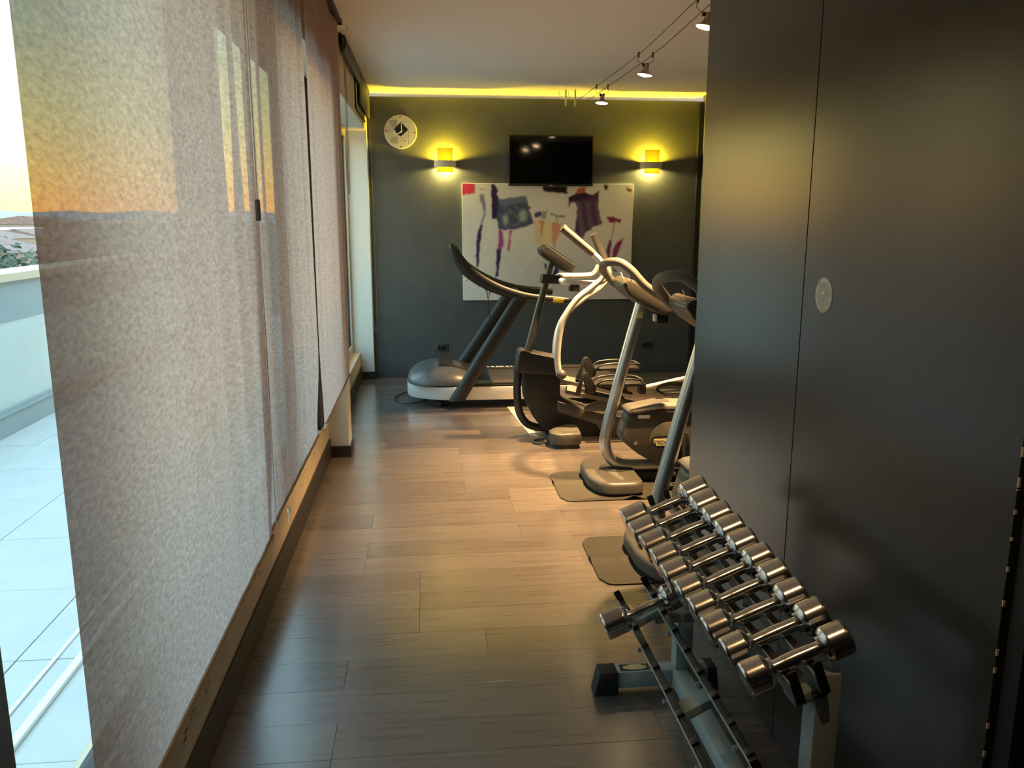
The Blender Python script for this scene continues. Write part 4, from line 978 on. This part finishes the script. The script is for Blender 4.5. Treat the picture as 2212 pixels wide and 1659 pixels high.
def lamp(y, zw, zl, label, aim, energy):
    xm = 1.395
    t = thing('cable_spotlight', (xm, y, zl), label, 'spotlight', 'halogen spotlights on the cables')
    for x, s in ((1.35, -1), (1.44, 1)):
        obj('clip', B(((x - .004, y - .012, zw - .018), (x + .004, y + .012, zw + .014)), bev=.002), 'dsteel', t)
        bm = bm_new(); tube(bm, spline([(x, y, zw - .014), (x + s * .004, y, zw - .04), (xm + s * .014, y, zl + .055)], 5), .0016, 6); obj('hanger_wire', bm, 'cable', t)
        bm = bm_new(); tube(bm, [(xm + s * .006, y, zl + .050), (xm + s * .020, y, zl + .050)], .011, 10); obj('screw', bm, 'dsteel', t)
    ax = Vector(aim).normalized(); rot = Matrix.Translation((xm, y, zl)) @ ax.to_track_quat('X', 'Z').to_matrix().to_4x4()
    bm = bm_new(); lathe(bm, [(-.054, 0), (-.054, .015), (-.022, .016), (-.018, .020), (-.004, .031), (.012, .052), (.014, .052), (.014, .050), (-.003, .028), (-.016, .015)], 24, rot); obj('reflector', bm, 'brass', t)
    bm = bm_new(); lathe(bm, [(-.013, .012), (-.001, .027), (.011, .046), (.017, .026), (.024, 0)], 20, rot); obj('bulb', bm, 'bulb', t)
    L = bpy.data.lights.new('halogen_light', 'SPOT'); L.energy = energy; L.color = (1, .60, .25); L.spot_size = math.radians(70); L.spot_blend = 1.0; L.shadow_soft_size = .03
    o = bpy.data.objects.new('halogen_light', L); C.objects.link(o); o.parent = t; o.location = ax * .035; o.rotation_mode = 'QUATERNION'; o.rotation_quaternion = ax.to_track_quat('-Z', 'Y')
lamp(4.22, 2.604, 2.485, 'nearest hanging halogen spotlight, cut off by the dark wall edge', (-.22, .0, -1), 1400)
lamp(5.37, 2.556, 2.445, 'middle hanging halogen spotlight on the cables', (-.16, .0, -1), 1400)
lamp(6.68, 2.560, 2.445, 'farthest hanging halogen spotlight, close to the end wall', (-.1, -.1, -1), 900)

# ================================================================== WALL STICKER
cy, cz, R_ = 2.038, 1.3545, .046
t = thing('hygiene_sticker', (XR, cy, cz), 'round grey sticker with white lettering and a hand holding a bottle', 'sticker')
Tm = Matrix.Translation((XR - .0012, cy, cz)) @ Matrix.Rotation(-PI / 2, 4, 'Z') @ FRONT     # local x -> -Y, local y -> Z, faces -X
bm = bm_new(); lathe(bm, [(0, 0), (0, R_), (.0010, R_), (.0010, 0)], 40, Matrix.Translation((XR, cy, cz)) @ Matrix.Rotation(PI, 4, 'Z')); obj('backing', bm, 'sticker', t)
bm = bm_new()
msg = "Per favore usami / igienizzami prima e dopo l'uso"
n_ = len(msg); a0 = math.radians(240); a1 = math.radians(-62)
for i, ch in enumerate(msg):
    if ch == ' ': continue
    a = a0 + (a1 - a0) * i / (n_ - 1)
    text_mesh(bm, ch, .0112, Tm @ Matrix.Translation((math.cos(a) * .0380, math.sin(a) * .0380, 0)) @ Matrix.Rotation(a - PI / 2, 4, 'Z'), .0002, .035)
obj('lettering', bm, 'wht', t, 0)
bm = bm_new()
def stroke(pts, wd=.0012):
    tube(bm, [Tm @ Vector((x, y, .0003)) for x, y in pts], wd, 5)
S_ = .0000395 * 1.0
def sp(px, py): return ((px - 712) * S_ * 1.75, -(py - 880) * S_ * 1.0 * 1.0)
stroke([sp(660, 830), sp(668, 700), sp(690, 680), sp(785, 700), sp(805, 730), sp(795, 960), sp(760, 1000)])
stroke([sp(660, 830), sp(655, 960), sp(690, 1000), sp(685, 1030), sp(745, 1045), sp(760, 990)])
stroke([sp(570, 745), sp(610, 715), sp(660, 708)]); stroke([sp(595, 850), sp(620, 828), sp(655, 825)]); stroke([sp(610, 950), sp(640, 935), sp(690, 900), sp(665, 840)])
stroke([sp(680, 1035), sp(665, 1080), sp(660, 1115)])
box_pts = [sp(705, 850), sp(705, 740), sp(735, 715), sp(770, 760), sp(765, 840)]
stroke(box_pts, .0016); stroke([sp(730, 760), sp(735, 840)], .0022); stroke([sp(752, 775), sp(752, 840)], .0022)
stroke([sp(766, 1230), sp(772, 1236)], .0012)
obj('hand_drawing', bm, 'wht', t)
